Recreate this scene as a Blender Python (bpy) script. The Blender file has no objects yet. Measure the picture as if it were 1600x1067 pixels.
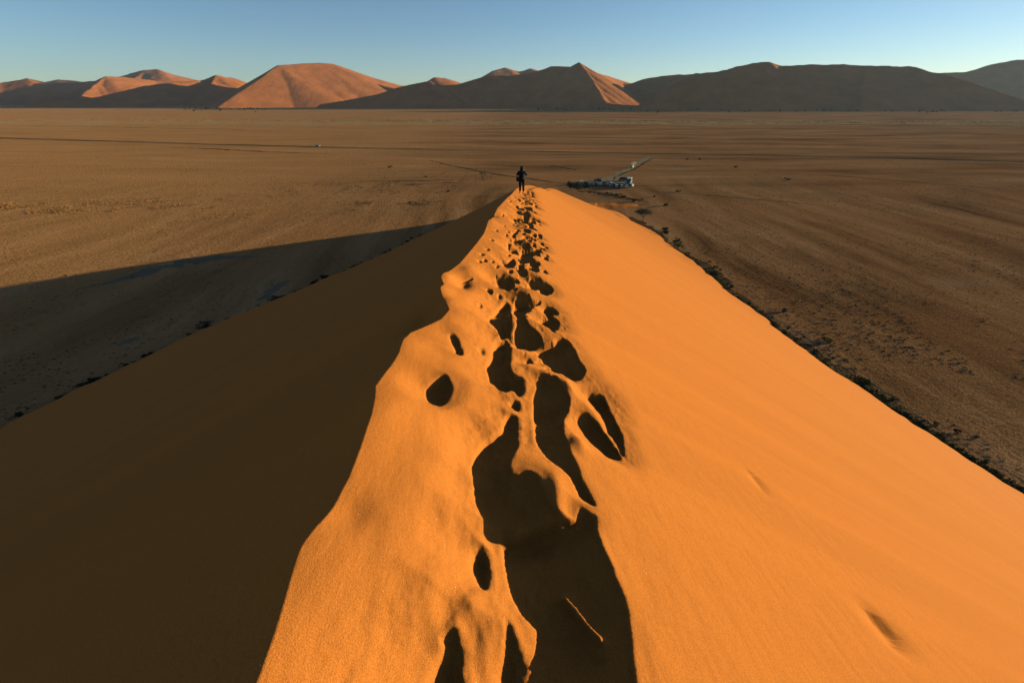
import bpy, bmesh, math, random
import numpy as np
from mathutils import Vector, Matrix
R = math.radians
rng = np.random.default_rng(7); random.seed(7)
sc = bpy.context.scene
COL = sc.collection

# ------------------------------------------------------------------ measured geometry of the place
HAZE = 2.6e-5
F_PX, Y_HOR, CAM_H = 711.0, 152.0, 45.0          # 16 mm lens, 45 m above the plain
PITCH = math.atan((533.5 - Y_HOR) / F_PX)
CP, SP = math.cos(PITCH), math.sin(PITCH)
SUN_AZ, SUN_EL = R(72), R(6.2)                   # azimuth clockwise from +Y (the way the ridge runs)
SUN = np.array([math.sin(SUN_AZ) * math.cos(SUN_EL), math.cos(SUN_AZ) * math.cos(SUN_EL), math.sin(SUN_EL)])
SXY = np.array([math.sin(SUN_AZ), math.cos(SUN_AZ)]); TANE = math.tan(SUN_EL)

def ray(px, py):
    u = (np.asarray(px, float) - 800) / F_PX; v = (533.5 - np.asarray(py, float)) / F_PX
    return u, CP + v * SP, -SP + v * CP
def on_plain(px, py, z=0.0):
    a, b, c = ray(px, py); t = (CAM_H - z) / -c
    return a * t, b * t
def at_depth(px, py, Y):
    a, b, c = ray(px, py); t = Y / b
    return float(a * t), float(Y), float(CAM_H + c * t)

# ------------------------------------------------------------------ noise
def _h(ix, iy, s):
    n = (ix * 374761393 + iy * 668265263 + s * 1442695041) & 0xFFFFFFFF
    n = ((n ^ (n >> 13)) * 1274126177) & 0xFFFFFFFF
    return ((n ^ (n >> 16)) & 0xFFFF) / 65535.0
def vnoise(x, y, s=0):
    ix = np.floor(x).astype(np.int64); iy = np.floor(y).astype(np.int64)
    fx = x - ix; fy = y - iy
    fx = fx * fx * fx * (fx * (fx * 6 - 15) + 10); fy = fy * fy * fy * (fy * (fy * 6 - 15) + 10)
    a = _h(ix, iy, s); b = _h(ix + 1, iy, s); c = _h(ix, iy + 1, s); d = _h(ix + 1, iy + 1, s)
    return (a + (b - a) * fx) * (1 - fy) + (c + (d - c) * fx) * fy - 0.5
def fbm(x, y, s=0, o=4):
    r = 0; a = 1.0
    for k in range(o):
        r = r + a * vnoise(x, y, s + k); x = x * 2.03 + 7.1; y = y * 2.03 + 3.7; a *= 0.5
    return r
def smooth(t):
    t = np.clip(t, 0, 1); return t * t * (3 - 2 * t)

# ------------------------------------------------------------------ materials
def mat(name, rgb=(.5, .5, .5), rough=.9, spec=.2, metallic=0.0):
    m = bpy.data.materials.new(name); m.use_nodes = True
    b = m.node_tree.nodes['Principled BSDF']
    b.inputs['Base Color'].default_value = (*rgb, 1); b.inputs['Roughness'].default_value = rough
    b.inputs['Specular IOR Level'].default_value = spec; b.inputs['Metallic'].default_value = metallic
    return m
class G:                                            # small node-graph writer
    def __init__(s, m): s.m = m; s.n = m.node_tree.nodes; s.l = m.node_tree.links; s.b = s.n['Principled BSDF']
    def node(s, t, **kw):
        o = s.n.new(t)
        for k, v in kw.items():
            if k.startswith('i_'): o.inputs[k[2:].replace('_', ' ')].default_value = v
            else: setattr(o, k, v)
        return o
    def link(s, a, b): s.l.new(a, b)
    def pos(s):
        if not hasattr(s, 'g'): s.g = s.node('ShaderNodeNewGeometry')
        return s.g.outputs['Position']
    def mapped(s, scale, rot=(0, 0, 0), loc=(0, 0, 0), src=None):
        mp = s.node('ShaderNodeMapping'); s.link(src or s.pos(), mp.inputs['Vector'])
        mp.inputs['Scale'].default_value = scale; mp.inputs['Rotation'].default_value = rot; mp.inputs['Location'].default_value = loc
        return mp.outputs['Vector']
    def noise(s, vec, scale=1, detail=4, rough=.55, dist=0.0):
        o = s.node('ShaderNodeTexNoise'); o.inputs['Scale'].default_value = scale; o.inputs['Detail'].default_value = detail
        o.inputs['Roughness'].default_value = rough; o.inputs['Distortion'].default_value = dist; s.link(vec, o.inputs['Vector'])
        return o.outputs['Fac']
    def ramp(s, fac, stops):
        o = s.node('ShaderNodeValToRGB'); e = o.color_ramp.elements
        while len(e) < len(stops): e.new(.5)
        for k, (p, c) in enumerate(stops):
            e[k].position = p; e[k].color = (*c, 1) if len(c) == 3 else c
        s.link(fac, o.inputs['Fac']); return o.outputs['Color']
    def rng(s, fac, a, b, c=0.0, d=1.0):
        o = s.node('ShaderNodeMapRange'); s.link(fac, o.inputs['Value'])
        for k, v in zip(('From Min', 'From Max', 'To Min', 'To Max'), (a, b, c, d)): o.inputs[k].default_value = v
        return o.outputs['Result']
    def math(s, op, a, b=None):
        o = s.node('ShaderNodeMath', operation=op)
        for k, v in enumerate((a, b)):
            if v is None: continue
            if isinstance(v, (int, float)): o.inputs[k].default_value = v
            else: s.link(v, o.inputs[k])
        return o.outputs[0]
    def mix(s, fac, a, b, mode='MIX'):
        o = s.node('ShaderNodeMix', data_type='RGBA', blend_type=mode)
        for k, v in ((0, fac), (6, a), (7, b)):
            if isinstance(v, (int, float)): o.inputs[k].default_value = v
            elif isinstance(v, tuple): o.inputs[k].default_value = (*v, 1)
            else: s.link(v, o.inputs[k])
        return o.outputs[2]
    def bump(s, h, strength, dist, nrm=None):
        o = s.node('ShaderNodeBump'); o.inputs['Strength'].default_value = strength; o.inputs['Distance'].default_value = dist
        s.link(h, o.inputs['Height'])
        if nrm is not None: s.link(nrm, o.inputs['Normal'])
        return o.outputs['Normal']

SAND = (.63, .158, .021)
def sand_material(name, rgb, near=True):
    m = mat(name, rgb, 1.0, .03); g = G(m)
    big = g.noise(g.mapped((.05, .05, .05)), 1, 3)
    col = g.mix(g.rng(big, .3, .7), tuple(c * k for c, k in zip(rgb, (.96, .93, .9))), tuple(min(1, c * k) for c, k in zip(rgb, (1.04, 1.06, 1.08))))
    if near:
        stk = g.noise(g.mapped((.10, .9, .10), (0, 0, .05)), 1, 4, .6)          # faint bands of coarser grains running down the faces
        col = g.mix(g.rng(stk, .35, .65), tuple(c * k for c, k in zip(rgb, (.91, .89, .87))), col)
        gr = g.noise(g.pos(), 190, 3, .75)                 # single grains, dark and light
        col = g.mix(g.rng(gr, .33, .67), g.mix(.30, col, (.16, .04, .006)), g.mix(.16, col, (.95, .5, .16)))
        v = g.node('ShaderNodeTexVoronoi'); v.inputs['Scale'].default_value = 36; g.link(g.pos(), v.inputs['Vector'])
        wn = g.node('ShaderNodeTexWhiteNoise'); g.link(v.outputs['Color'], wn.inputs['Vector'])
        fl = g.math('MULTIPLY', g.math('LESS_THAN', v.outputs['Distance'], .085), g.math('GREATER_THAN', wn.outputs['Value'], .97))
        col = g.mix(fl, col, (.92, .62, .32))             # sun glints off single grains, painted in as pale specks
        med = g.noise(g.mapped((7, 2.2, 7), (0, 0, .3)), 1, 4, .6)
        n1 = g.bump(med, .20, .05)
        n2 = g.bump(gr, .7, .004, n1)
        g.link(n2, g.b.inputs['Normal'])
    else:
        rp = g.noise(g.mapped((.03, .008, .03), (0, 0, .5)), 1, 5, .6)
        g.link(g.bump(rp, .5, 6.0), g.b.inputs['Normal'])
        col = g.mix(g.rng(g.noise(g.mapped((.012, .012, .02)), 1, 5), .35, .65), col, tuple(c * .8 for c in rgb))
    g.link(col, g.b.inputs['Base Color'])
    return m
M_SAND = sand_material('orange_sand', SAND)
M_FAR = sand_material('far_sand', (.50, .148, .043), False)

def gravel_facets(g, nrm, k, scale=7.0):      # stones and stubble: every few centimetres the surface leans another way
    n = g.node('ShaderNodeTexWhiteNoise'); 
    sn = g.node('ShaderNodeVectorMath', operation='SCALE'); g.link(g.pos(), sn.inputs[0]); sn.inputs['Scale'].default_value = scale
    fl = g.node('ShaderNodeVectorMath', operation='FLOOR'); g.link(sn.outputs[0], fl.inputs[0]); g.link(fl.outputs[0], n.inputs['Vector'])
    c = g.node('ShaderNodeVectorMath', operation='SUBTRACT'); g.link(n.outputs['Color'], c.inputs[0]); c.inputs[1].default_value = (.5, .5, .5)
    f = g.node('ShaderNodeVectorMath', operation='MULTIPLY'); g.link(c.outputs[0], f.inputs[0]); f.inputs[1].default_value = (k, k, 0)
    a = g.node('ShaderNodeVectorMath', operation='ADD'); g.link(f.outputs[0], a.inputs[0]); g.link(nrm, a.inputs[1])
    o = g.node('ShaderNodeVectorMath', operation='NORMALIZE'); g.link(a.outputs[0], o.inputs[0])
    return o.outputs[0]
def ground_material():
    m = mat('gravel_plain', (.3, .2, .12), 1.0, 0); g = G(m)
    sep = g.node('ShaderNodeSeparateXYZ'); g.link(g.pos(), sep.inputs[0])
    # long streaks: beside the dune they follow its foot, further out they lie across
    warp = g.node('ShaderNodeTexNoise'); warp.inputs['Scale'].default_value = .004; warp.inputs['Detail'].default_value = 2
    g.link(g.pos(), warp.inputs['Vector'])
    wv = g.node('ShaderNodeVectorMath', operation='MULTIPLY_ADD'); g.link(warp.outputs['Color'], wv.inputs[0])
    wv.inputs[1].default_value = (90, 90, 0); g.link(g.pos(), wv.inputs[2])
    wp = wv.outputs[0]
    st_a = g.noise(g.mapped((.085, .012, .1), (0, 0, R(4)), src=wp), 1, 6, .62)
    st_b = g.noise(g.mapped((.006, .030, .1), (0, 0, R(-4)), (40, 3, 0), src=wp), 1, 6, .62)
    far = g.rng(sep.outputs[1], 190, 330)
    st = g.mix(far, st_a, st_b)
    blot = g.noise(g.mapped((.011, .016, .01), (0, 0, .4), (9, 2, 0)), 1, 5, .6)
    fine = g.noise(g.pos(), .9, 5, .7)
    tuft = g.noise(g.pos(), .35, 6, .75)
    base = g.ramp(st, [(.36, (0.206, 0.082, 0.030)), (.46, (0.380, 0.165, 0.061)), (.54, (0.488, 0.210, 0.080)), (.66, (0.652, 0.301, 0.127))])
    base = g.mix(g.rng(blot, .42, .66, 0, .55), base, (0.609, 0.234, 0.080))
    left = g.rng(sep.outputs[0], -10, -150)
    base = g.mix(g.math('MULTIPLY', left, .6), base, (0.744, 0.317, 0.106))  # sandier ground leftward; the brighter sun-behind look is painted in with it
    dark = g.math('MULTIPLY', g.rng(tuft, .60, .72), .75)
    base = g.mix(dark, base, (0.130, 0.066, 0.025))
    base = g.mix(g.rng(fine, .35, .75, 0, .35), base, (0.237, 0.103, 0.040))
    # pale dried clay
    clay = g.noise(g.mapped((.016, .05, .03), (0, 0, R(24)), (3, 8, 0)), 1, 3, .5)
    base = g.mix(g.math('MULTIPLY', g.rng(clay, .65, .72), .30), base, (.46, .30, .17))
    # grassy band far out
    yb = g.math('ADD', sep.outputs[1], g.math('MULTIPLY', g.noise(g.mapped((.004, .004, .004)), 1, 2), 160))
    band = g.math('MULTIPLY', g.rng(yb, 980, 1060), g.rng(yb, 1230, 1140))
    base = g.mix(g.math('MULTIPLY', band, g.rng(g.noise(g.mapped((.05, .02, .1)), 1, 4, .7), .4, .6)), base, (.56, .34, .15))
    g.link(base, g.b.inputs['Base Color'])
    g.b.inputs['Diffuse Roughness'].default_value = .35
    h1 = g.bump(st, .6, 1.6)
    h2 = g.bump(g.noise(g.pos(), .22, 5, .65), .5, .9, h1)
    h3 = g.bump(fine, 1.0, .8, h2)
    g.link(gravel_facets(g, h3, 1.1), g.b.inputs['Normal'])
    return m
M_GROUND = ground_material()

# ------------------------------------------------------------------ object helpers
def tag(o, label=None, cat=None, group=None, kind=None):
    for k, v in (('label', label), ('category', cat), ('group', group), ('kind', kind)):
        if v: o[k] = v
    return o
def link(o, parent=None):
    COL.objects.link(o)
    if parent is not None: o.parent = parent
    return o
def mesh_np(name, verts, faces, m, shade=True):
    me = bpy.data.meshes.new(name)
    verts = np.ascontiguousarray(verts, np.float32); faces = np.ascontiguousarray(faces, np.int32)
    k = faces.shape[1]
    me.vertices.add(len(verts)); me.vertices.foreach_set('co', verts.ravel())
    me.loops.add(faces.size); me.loops.foreach_set('vertex_index', faces.ravel())
    me.polygons.add(len(faces)); me.polygons.foreach_set('loop_start', np.arange(len(faces), dtype=np.int32) * k)
    me.update(calc_edges=True)
    if shade: me.polygons.foreach_set('use_smooth', np.ones(len(faces), bool))
    if m: me.materials.append(m)
    me.validate()
    return me
def grid_faces(nr, nc):
    i = np.arange(nr * nc).reshape(nr, nc)
    return np.stack([i[:-1, :-1], i[:-1, 1:], i[1:, 1:], i[1:, :-1]], -1).reshape(-1, 4)
def empty(name, loc, rz=0.0):
    o = bpy.data.objects.new(name, None); o.location = loc; o.rotation_euler = (0, 0, rz); o.empty_display_size = .3
    return link(o)
class MB:
    def __init__(s): s.v = []; s.f = []
    def add(s, v, f):
        k = len(s.v); s.v += [tuple(p) for p in v]; s.f += [tuple(i + k for i in q) for q in f]; return s
    def box(s, c, d, taper=1.0, sh=0.0):
        x, y, z = (a / 2 for a in d); v = []
        for sz in (-1, 1):
            t = taper if sz > 0 else 1
            for sx, sy in ((-1, -1), (1, -1), (1, 1), (-1, 1)): v.append((c[0] + sx * x * t, c[1] + sy * y * t + (sh if sz > 0 else 0), c[2] + sz * z))
        return s.add(v, [(3, 2, 1, 0), (4, 5, 6, 7), (0, 1, 5, 4), (1, 2, 6, 5), (2, 3, 7, 6), (3, 0, 4, 7)])
    def tube(s, pts, rad, n=6):
        pts = [Vector(p) for p in pts]; rings = []
        for i, p in enumerate(pts):
            d = (pts[min(i + 1, len(pts) - 1)] - pts[max(i - 1, 0)]).normalized()
            a = d.orthogonal().normalized(); b = d.cross(a); r = rad[i] if isinstance(rad, (list, tuple)) else rad
            rings.append([p + (a * math.cos(2 * math.pi * k / n) + b * math.sin(2 * math.pi * k / n)) * r for k in range(n)])
        v = [q for r_ in rings for q in r_]; f = []
        for i in range(len(pts) - 1):
            for k in range(n): f.append((i * n + k, i * n + (k + 1) % n, (i + 1) * n + (k + 1) % n, (i + 1) * n + k))
        f.append(tuple(range(n))[::-1]); f.append(tuple((len(pts) - 1) * n + k for k in range(n)))
        return s.add(v, f)
    def prism(s, prof, x0, x1, inset=0.0, zmid=1e9):   # profile in (y, z) swept along x, upper points pulled inwards
        v = []
        for x, sg in ((x0, 1), (x1, -1)):
            for (y, z) in prof: v.append((x + sg * (inset if z > zmid else 0), y, z))
        n = len(prof)
        f = [tuple(range(n))[::-1], tuple(range(n, 2 * n))] + [(k, (k + 1) % n, n + (k + 1) % n, n + k) for k in range(n)]
        return s.add(v, f)
    def mesh(s, name, m, smooth=False, bevel=0.0):
        me = bpy.data.meshes.new(name); bm = bmesh.new()
        vs = [bm.verts.new(p) for p in s.v]
        for f in s.f:
            try: bm.faces.new([vs[i] for i in f])
            except ValueError: pass
        bmesh.ops.recalc_face_normals(bm, faces=bm.faces)
        if bevel: bmesh.ops.bevel(bm, geom=bm.edges[:], offset=bevel, segments=2, affect='EDGES', profile=.6)
        for f in bm.faces: f.smooth = smooth
        bm.to_mesh(me); bm.free(); me.materials.append(m); return me
    def build(s, name, m, parent=None, smooth=False, bevel=0.0):
        return link(bpy.data.objects.new(name, s.mesh(name, m, smooth, bevel)), parent)
def copy_tree(o, parent=None):
    c = o.copy(); link(c, parent)
    for ch in list(o.children): copy_tree(ch, c)
    return c

# ------------------------------------------------------------------ THE DUNE
def interp(y, kn):
    a = np.array(kn, float); return np.interp(y, a[:, 0], a[:, 1])
def csm(y, kn, w=0.12):      # lightly smoothed piecewise-linear
    y = np.asarray(y, float); d = w * (1 + np.abs(y))
    return (interp(y - d, kn) + 2 * interp(y, kn) + interp(y + d, kn)) / 4
def gsm(y, kn, w):           # gaussian-smoothed, w in metres
    y = np.asarray(y, float); r = 0; ws = 0
    for k in np.linspace(-2.2, 2.2, 13):
        g = math.exp(-k * k / 2); r = r + g * interp(y + k * w, kn); ws += g
    return r / ws
ZB_K = [(-90, 2), (-60, 5.0), (-30, 2.6), (0, -1.27), (5, -1.94), (10, -2.55), (20, -3.78), (28, -4.92), (34, -5.82), (45, -7.35), (60, -9.8), (80, -13.4), (100, -17.4),
        (150, -25.6), (170, -28.6), (190, -34.5), (210, -42), (222, -46), (260, -60)]
def zb(y): return CAM_H + gsm(y, ZB_K, 1.2) * (1 - smooth((np.asarray(y, float) - 30) / 20)) + gsm(y, ZB_K, 7) * smooth((np.asarray(y, float) - 30) / 20)
XL_K = [(-90, -70), (0, -82), (55, -79), (64, -76), (74, -73), (89, -69), (99, -63), (109, -58), (127, -49), (143, -42), (172, -31), (197, -16), (215, 5), (225, 22), (240, 26), (260, 30)]
XR_K = [(-90, 70), (0, 69), (42, 66), (49, 63.5), (59, 62), (72, 60), (93, 58), (127, 56), (161, 54), (182, 51), (193, 49), (205, 47), (215, 45), (225, 42), (260, 36)]
BR_PX = [(400, 1067), (430, 985), (455, 910), (472, 862), (490, 832), (520, 788), (545, 748), (565, 702), (583, 655), (587, 628), (587, 605), (602, 582), (624, 555), (632, 536),
         (641, 521), (668, 508), (690, 497), (702, 483), (694, 470), (688, 456), (694, 446), (689, 438), (697, 428), (718, 412), (730, 398), (745, 380), (756, 365), (761, 352), (771, 338), (778, 325), (790, 312), (800, 303)]
def march(px, py, fn, t0=.6, t1=420):
    a, b, c = (float(q) for q in ray(px, py))
    t = np.geomspace(t0, t1, 3000); g = CAM_H + c * t - fn(a * t, b * t)
    i = np.argmax(g < 0)
    if not (g < 0).any(): return None
    lo, hi = t[i - 1], t[i]
    for _ in range(30):
        mid = (lo + hi) / 2
        if CAM_H + c * mid - float(fn(np.array(a * mid), np.array(b * mid))) < 0: hi = mid
        else: lo = mid
    return a * hi, b * hi
xbk = [march(px, py, lambda x, y: zb(y)) for px, py in BR_PX]
xbk = [(p[1], p[0]) for p in xbk]
xbk = sorted(xbk)
xbk = [(-90, -8), (-30, -3), (-6, -1.2), (0, -.74)] + xbk + [(34, .3), (45, 1.0), (60, 2.5), (100, 6), (150, 11), (170, 14.5), (190, 20.5), (210, 29), (260, 48)]
def xb(y): return interp(y, xbk)
NEAR_S, WID = .37, 2.0
def dune_base(x, y):
    x = np.asarray(x, float); y = np.asarray(y, float)
    b0 = xb(y); bs = gsm(y, xbk, 2.5); b = bs + (b0 - bs) * np.exp(-((x - b0) / 1.5) ** 2); zc = zb(y); d = x - b; h = zc
    Wr = np.maximum(gsm(y, XR_K, 9) - b, 4); Wl = np.maximum(b - gsm(y, XL_K, 5), 4)
    S = np.clip((h - NEAR_S * WID / 2) / (Wr - WID / 2), .05, .72)
    q = np.clip(d / WID, 0, 1)
    ir = NEAR_S * np.minimum(d, WID) + (S - NEAR_S) * WID * (q ** 3 - q ** 4 / 2) + S * np.maximum(d - WID, 0)
    ir = ir - .17 * smooth((d - .55) / .6)
    # long gentle hollows in the two faces
    ir = ir + smooth((d - 2) / 12) * .16 * fbm((x + .6 * y) / 17, (y - .6 * x) / 26, 3, 2) * smooth(h / 8)
    Sl = np.clip(h / Wl, .05, .75)
    dl = -d
    il = Sl * dl + .10 * Sl * 6 * (1 - np.exp(-dl / 6)) - .10 * Sl * 6 * smooth(dl / Wl)
    il = il + smooth((dl - .3) / 3) * (.02 * fbm(y / .8, dl / 7, 15, 3) + .05 * fbm(y / 3.5, dl / 16, 16, 2))
    il = il + smooth((dl - 1) / 8) * .4 * fbm((x + .5 * y) / 21, (y - .5 * x) / 30, 5, 2) * smooth(h / 8)
    z = zc - np.where(d > 0, ir, il)
    # low tongue of blown sand at the nose
    ax, ay, bx, by = 30., 214., 61., 220.
    t = np.clip(((x - ax) * (bx - ax) + (y - ay) * (by - ay)) / ((bx - ax) ** 2 + (by - ay) ** 2), 0, 1)
    dd = np.hypot(x - (ax + t * (bx - ax)), y - (ay + t * (by - ay)))
    z = np.maximum(z, (2.2 - 2.2 * t + .35) - dd * .30)
    z = z + np.exp(-((z - .3) / 2.2) ** 2) * (.9 * fbm(x / 11, y / 11, 71, 3) + .25 * fbm(x / 2.2, y / 2.2, 75, 2)) * (np.abs(d) > 8)
    return z
LOBES = [  # soft swells (+) and hollows (-): photo x, y, radius along x, along y (m), height (m)
    (640, 545, .16, .22, .05), (610, 640, .16, .30, .045), (560, 690, .2, .3, .02), (700, 520, .12, .16, -.03), (660, 590, .14, .14, -.03),
    (545, 800, .10, .10, -.025), (500, 880, .16, .16, .03), (640, 900, .22, .22, .02), (740, 610, .1, .2, .02), (720, 700, .08, .35, -.02),
    (775, 560, .10, .15, .03), (697, 437, .13, .26, .06), (722, 441, .09, .24, -.07), (692, 456, .12, .20, .05), (699, 473, .14, .22, .06), (668, 492, .20, .30, -.09),
    (735, 425, .12, .22, .035), (750, 470, .12, .2, -.03), (765, 430, .10, .2, -.03), (700, 930, .05, .07, -.035), (745, 860, .035, .06, -.03), (760, 1000, .035, .1, .02),
    (870, 770, .05, .14, .035), (905, 690, .05, .12, .03), (835, 660, .035, .2, .02), (890, 600, .05, .15, .03), (815, 590, .05, .1, -.03),
    (768, 350, .2, .5, .07), (785, 330, .2, .6, .06), (770, 338, .15, .3, -.05)]
lobes_w = []
for (px, py, rx, ry, hh) in LOBES:
    p = march(px, py, dune_base); lobes_w.append((p[0], p[1], rx, ry, hh))
def undulate(x, y):
    z = 0.0
    for (cx, cy, rx, ry, hh) in lobes_w:
        z = z + hh * np.exp(-(((x - cx) / rx) ** 2 + ((y - cy) / ry) ** 2))
    d = x - xb(y)
    on = smooth((d + .05) / .25) * smooth((2.2 - d) / 1.2) * smooth((44 - y) / 8)
    return z + on * (.012 * fbm(x / .45, y / .8, 21, 3) + .003 * fbm(x / .09, y / .16, 27, 2))
def dune_face(x, y): return dune_base(x, y) + undulate(x, y)

# footprints and trampled hollows: outlines on the sand, in the coordinates of the photograph they were surveyed from
def Z(ox, oy, s, *polys): return [[(ox + a / s, oy + b / s) for a, b in p] for p in polys]
PITS = []
PITS += [[(702.5 + 93.1, 643)] and
 [(x, y) for x, y in [(795.6, 643.5), (789, 654), (782.5, 672.5), (769, 684), (758, 691), (744, 708), (738.5, 721), (737, 736), (740, 755), (742, 762), (740, 777.5), (747, 791), (754.5, 804), (762, 818),
  (771, 822), (780, 835), (785, 850), (787.5, 870), (790, 887), (792.5, 907), (800, 932), (807.5, 950), (825, 972), (840, 984), (842.5, 990), (838, 1012), (832, 1040), (829, 1067), (828, 1110), (996, 1110), (991, 1067), (986, 1030), (982, 990), (979, 955), (972, 932), (965, 912), (956, 892), (947, 867),
  (937, 847), (931, 830), (931, 805), (920, 800), (905, 790), (903, 807), (899, 817), (887, 815), (874, 804), (863, 792), (854, 781), (850, 770), (844, 751), (835, 740), (825, 734), (816, 738), (796, 748),
  (798, 740), (794, 725), (796, 716), (805, 704), (809, 695), (808, 680), (809, 667), (807, 648), (803, 643)]]]
PITS += Z(700, 620, 5.333,
 [(705, 80), (710, 180), (740, 260), (715, 300), (725, 360), (770, 430), (840, 520), (900, 570), (960, 610), (1010, 660), (1060, 740), (1095, 830), (1170, 900), (1225, 930), (1225, 890), (1180, 820), (1140, 750), (1110, 680), (1080, 590), (1045, 510), (1010, 430), (985, 350), (945, 250), (965, 150), (1010, 60), (1020, 0), (985, -60), (930, -115), (860, -160), (820, -150), (770, -170), (735, -50), (725, -10), (700, 20)],
 [(1110, 95), (1075, 150), (1070, 200), (1100, 280), (1150, 350), (1230, 430), (1300, 490), (1370, 520), (1440, 530), (1420, 440), (1370, 370), (1320, 312), (1280, 250), (1230, 180), (1180, 120)],
 [(1330, 300), (1375, 350), (1430, 430), (1450, 500), (1468, 470), (1462, 400), (1450, 330), (1425, 260), (1390, 190), (1350, 110), (1320, 50), (1300, -20), (1240, -35), (1150, -25), (1170, 50), (1230, 100), (1290, 170), (1318, 240)])
PITS += Z(720, 500, 6.667,
 [(770, 340), (830, 310), (900, 290), (960, 260), (1000, 180), (1060, 160), (1110, 190), (1160, 260), (1200, 340), (1240, 420), (1290, 490), (1300, 540), (1270, 570), (1275, 620), (1180, 640), (1060, 630), (960, 580), (935, 520), (920, 470), (840, 440), (780, 410)],
 [(390, 165), (430, 150), (500, 155), (510, 230), (520, 330), (495, 420), (520, 500), (540, 560), (650, 570), (655, 620), (640, 700), (625, 790), (590, 790), (560, 740), (530, 700), (500, 720), (450, 745), (380, 700), (305, 640), (290, 580), (255, 510), (270, 460), (310, 400), (345, 290), (350, 230)],
 [(490, 850), (540, 820), (610, 795), (615, 930), (590, 950), (540, 940), (505, 880)],
 [(640, 340), (690, 330), (680, 380), (650, 385)])
PITS += Z(680, 410, 7.62,
 [(850, 430), (880, 480), (905, 560), (900, 700), (880, 820), (780, 825), (720, 790), (615, 680), (700, 600), (780, 530), (820, 470)],
 [(985, 330), (1050, 350), (1110, 390), (1160, 430), (1165, 480), (1230, 450), (1280, 430), (1240, 480), (1180, 510), (1080, 530), (1070, 560), (1050, 620), (1065, 680), (1150, 750), (1230, 800), (1285, 840), (1280, 920), (1260, 980), (1200, 1010), (1110, 1050), (1050, 1050), (990, 1020), (950, 950), (925, 880), (940, 810), (975, 730), (985, 680), (970, 620), (900, 590), (950, 560), (935, 510), (955, 430), (980, 380), (955, 340)],
 [(1340, 500), (1480, 585), (1470, 640), (1330, 645), (1260, 610), (1270, 570)],
 [(1240, 660), (1340, 650), (1490, 660), (1480, 740), (1440, 810), (1380, 810), (1320, 770), (1210, 710)],
 [(910, 180), (945, 210), (950, 290), (910, 330), (820, 335), (750, 310), (710, 265), (780, 235), (830, 200), (880, 150)],
 [(960, 180), (1030, 170), (1080, 190), (1200, 200), (1310, 210), (1340, 240), (1425, 330), (1350, 390), (1290, 420), (1220, 370), (1270, 340), (1230, 310), (1130, 270), (1060, 230), (1010, 210)],
 [(1080, 165), (1240, 145), (1280, 190), (1210, 195)],
 [(660, 300), (725, 350), (690, 375), (610, 375), (585, 345), (620, 315)],
 [(570, 460), (575, 490), (510, 530), (480, 520), (490, 490), (540, 480)],
 [(700, 140), (750, 130), (750, 170), (720, 190), (695, 170)],
 [(250, 245), (330, 240), (440, 215), (475, 215), (430, 190), (440, 180), (400, 215), (300, 245)])
PITS += Z(560, 480, 6.667,
 [(880, 700), (915, 690), (935, 750), (970, 830), (970, 890), (940, 950), (880, 1010), (820, 1050), (770, 1025), (715, 985), (700, 930), (710, 870), (750, 800), (810, 750)],
 [(950, 270), (1000, 275), (1040, 330), (1060, 410), (1095, 460), (1080, 500), (1040, 515), (1005, 490), (1010, 450), (970, 380), (930, 325)])
PITS += Z(760, 350, 13.333,
 [(310, 860), (400, 830), (480, 800), (520, 700), (580, 680), (590, 740), (630, 790), (600, 880), (480, 940), (400, 920)],
 [(700, 620), (750, 500), (840, 520), (900, 500), (1000, 520), (1110, 570), (1160, 680), (1060, 710), (1060, 690), (980, 650), (950, 700), (830, 780), (760, 830), (740, 890), (870, 1000), (900, 1030), (860, 1080), (640, 1080), (620, 980), (680, 880), (700, 800), (640, 775), (720, 740)],
 [(790, 910), (870, 870), (980, 870), (1030, 930), (1080, 880), (1140, 930), (1150, 1000), (1050, 1010), (960, 990), (860, 960)],
 [(840, 830), (920, 780), (950, 750), (1040, 730), (1000, 790), (990, 830), (900, 850)],
 [(415, 570), (500, 520), (580, 490), (680, 540), (660, 590), (560, 610), (460, 605)],
 [(640, 460), (720, 420), (880, 400), (960, 420), (970, 470), (920, 440), (840, 480), (740, 490)],
 [(490, 340), (590, 290), (680, 300), (720, 330), (640, 370), (580, 440), (550, 430), (560, 370)],
 [(490, 260), (550, 200), (600, 160), (700, 170), (690, 200), (630, 210), (590, 260), (540, 280)],
 [(710, 110), (760, 90), (860, 100), (950, 130), (970, 180), (880, 190), (790, 170)],
 [(710, 280), (790, 230), (930, 220), (930, 270), (830, 295)],
 [(1020, 180), (1100, 190), (1200, 260), (1180, 290), (1080, 280)],
 [(1180, 600), (1290, 650), (1350, 690), (1330, 720), (1240, 690)],
 [(510, 60), (640, 20), (690, 60), (640, 90)])
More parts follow.
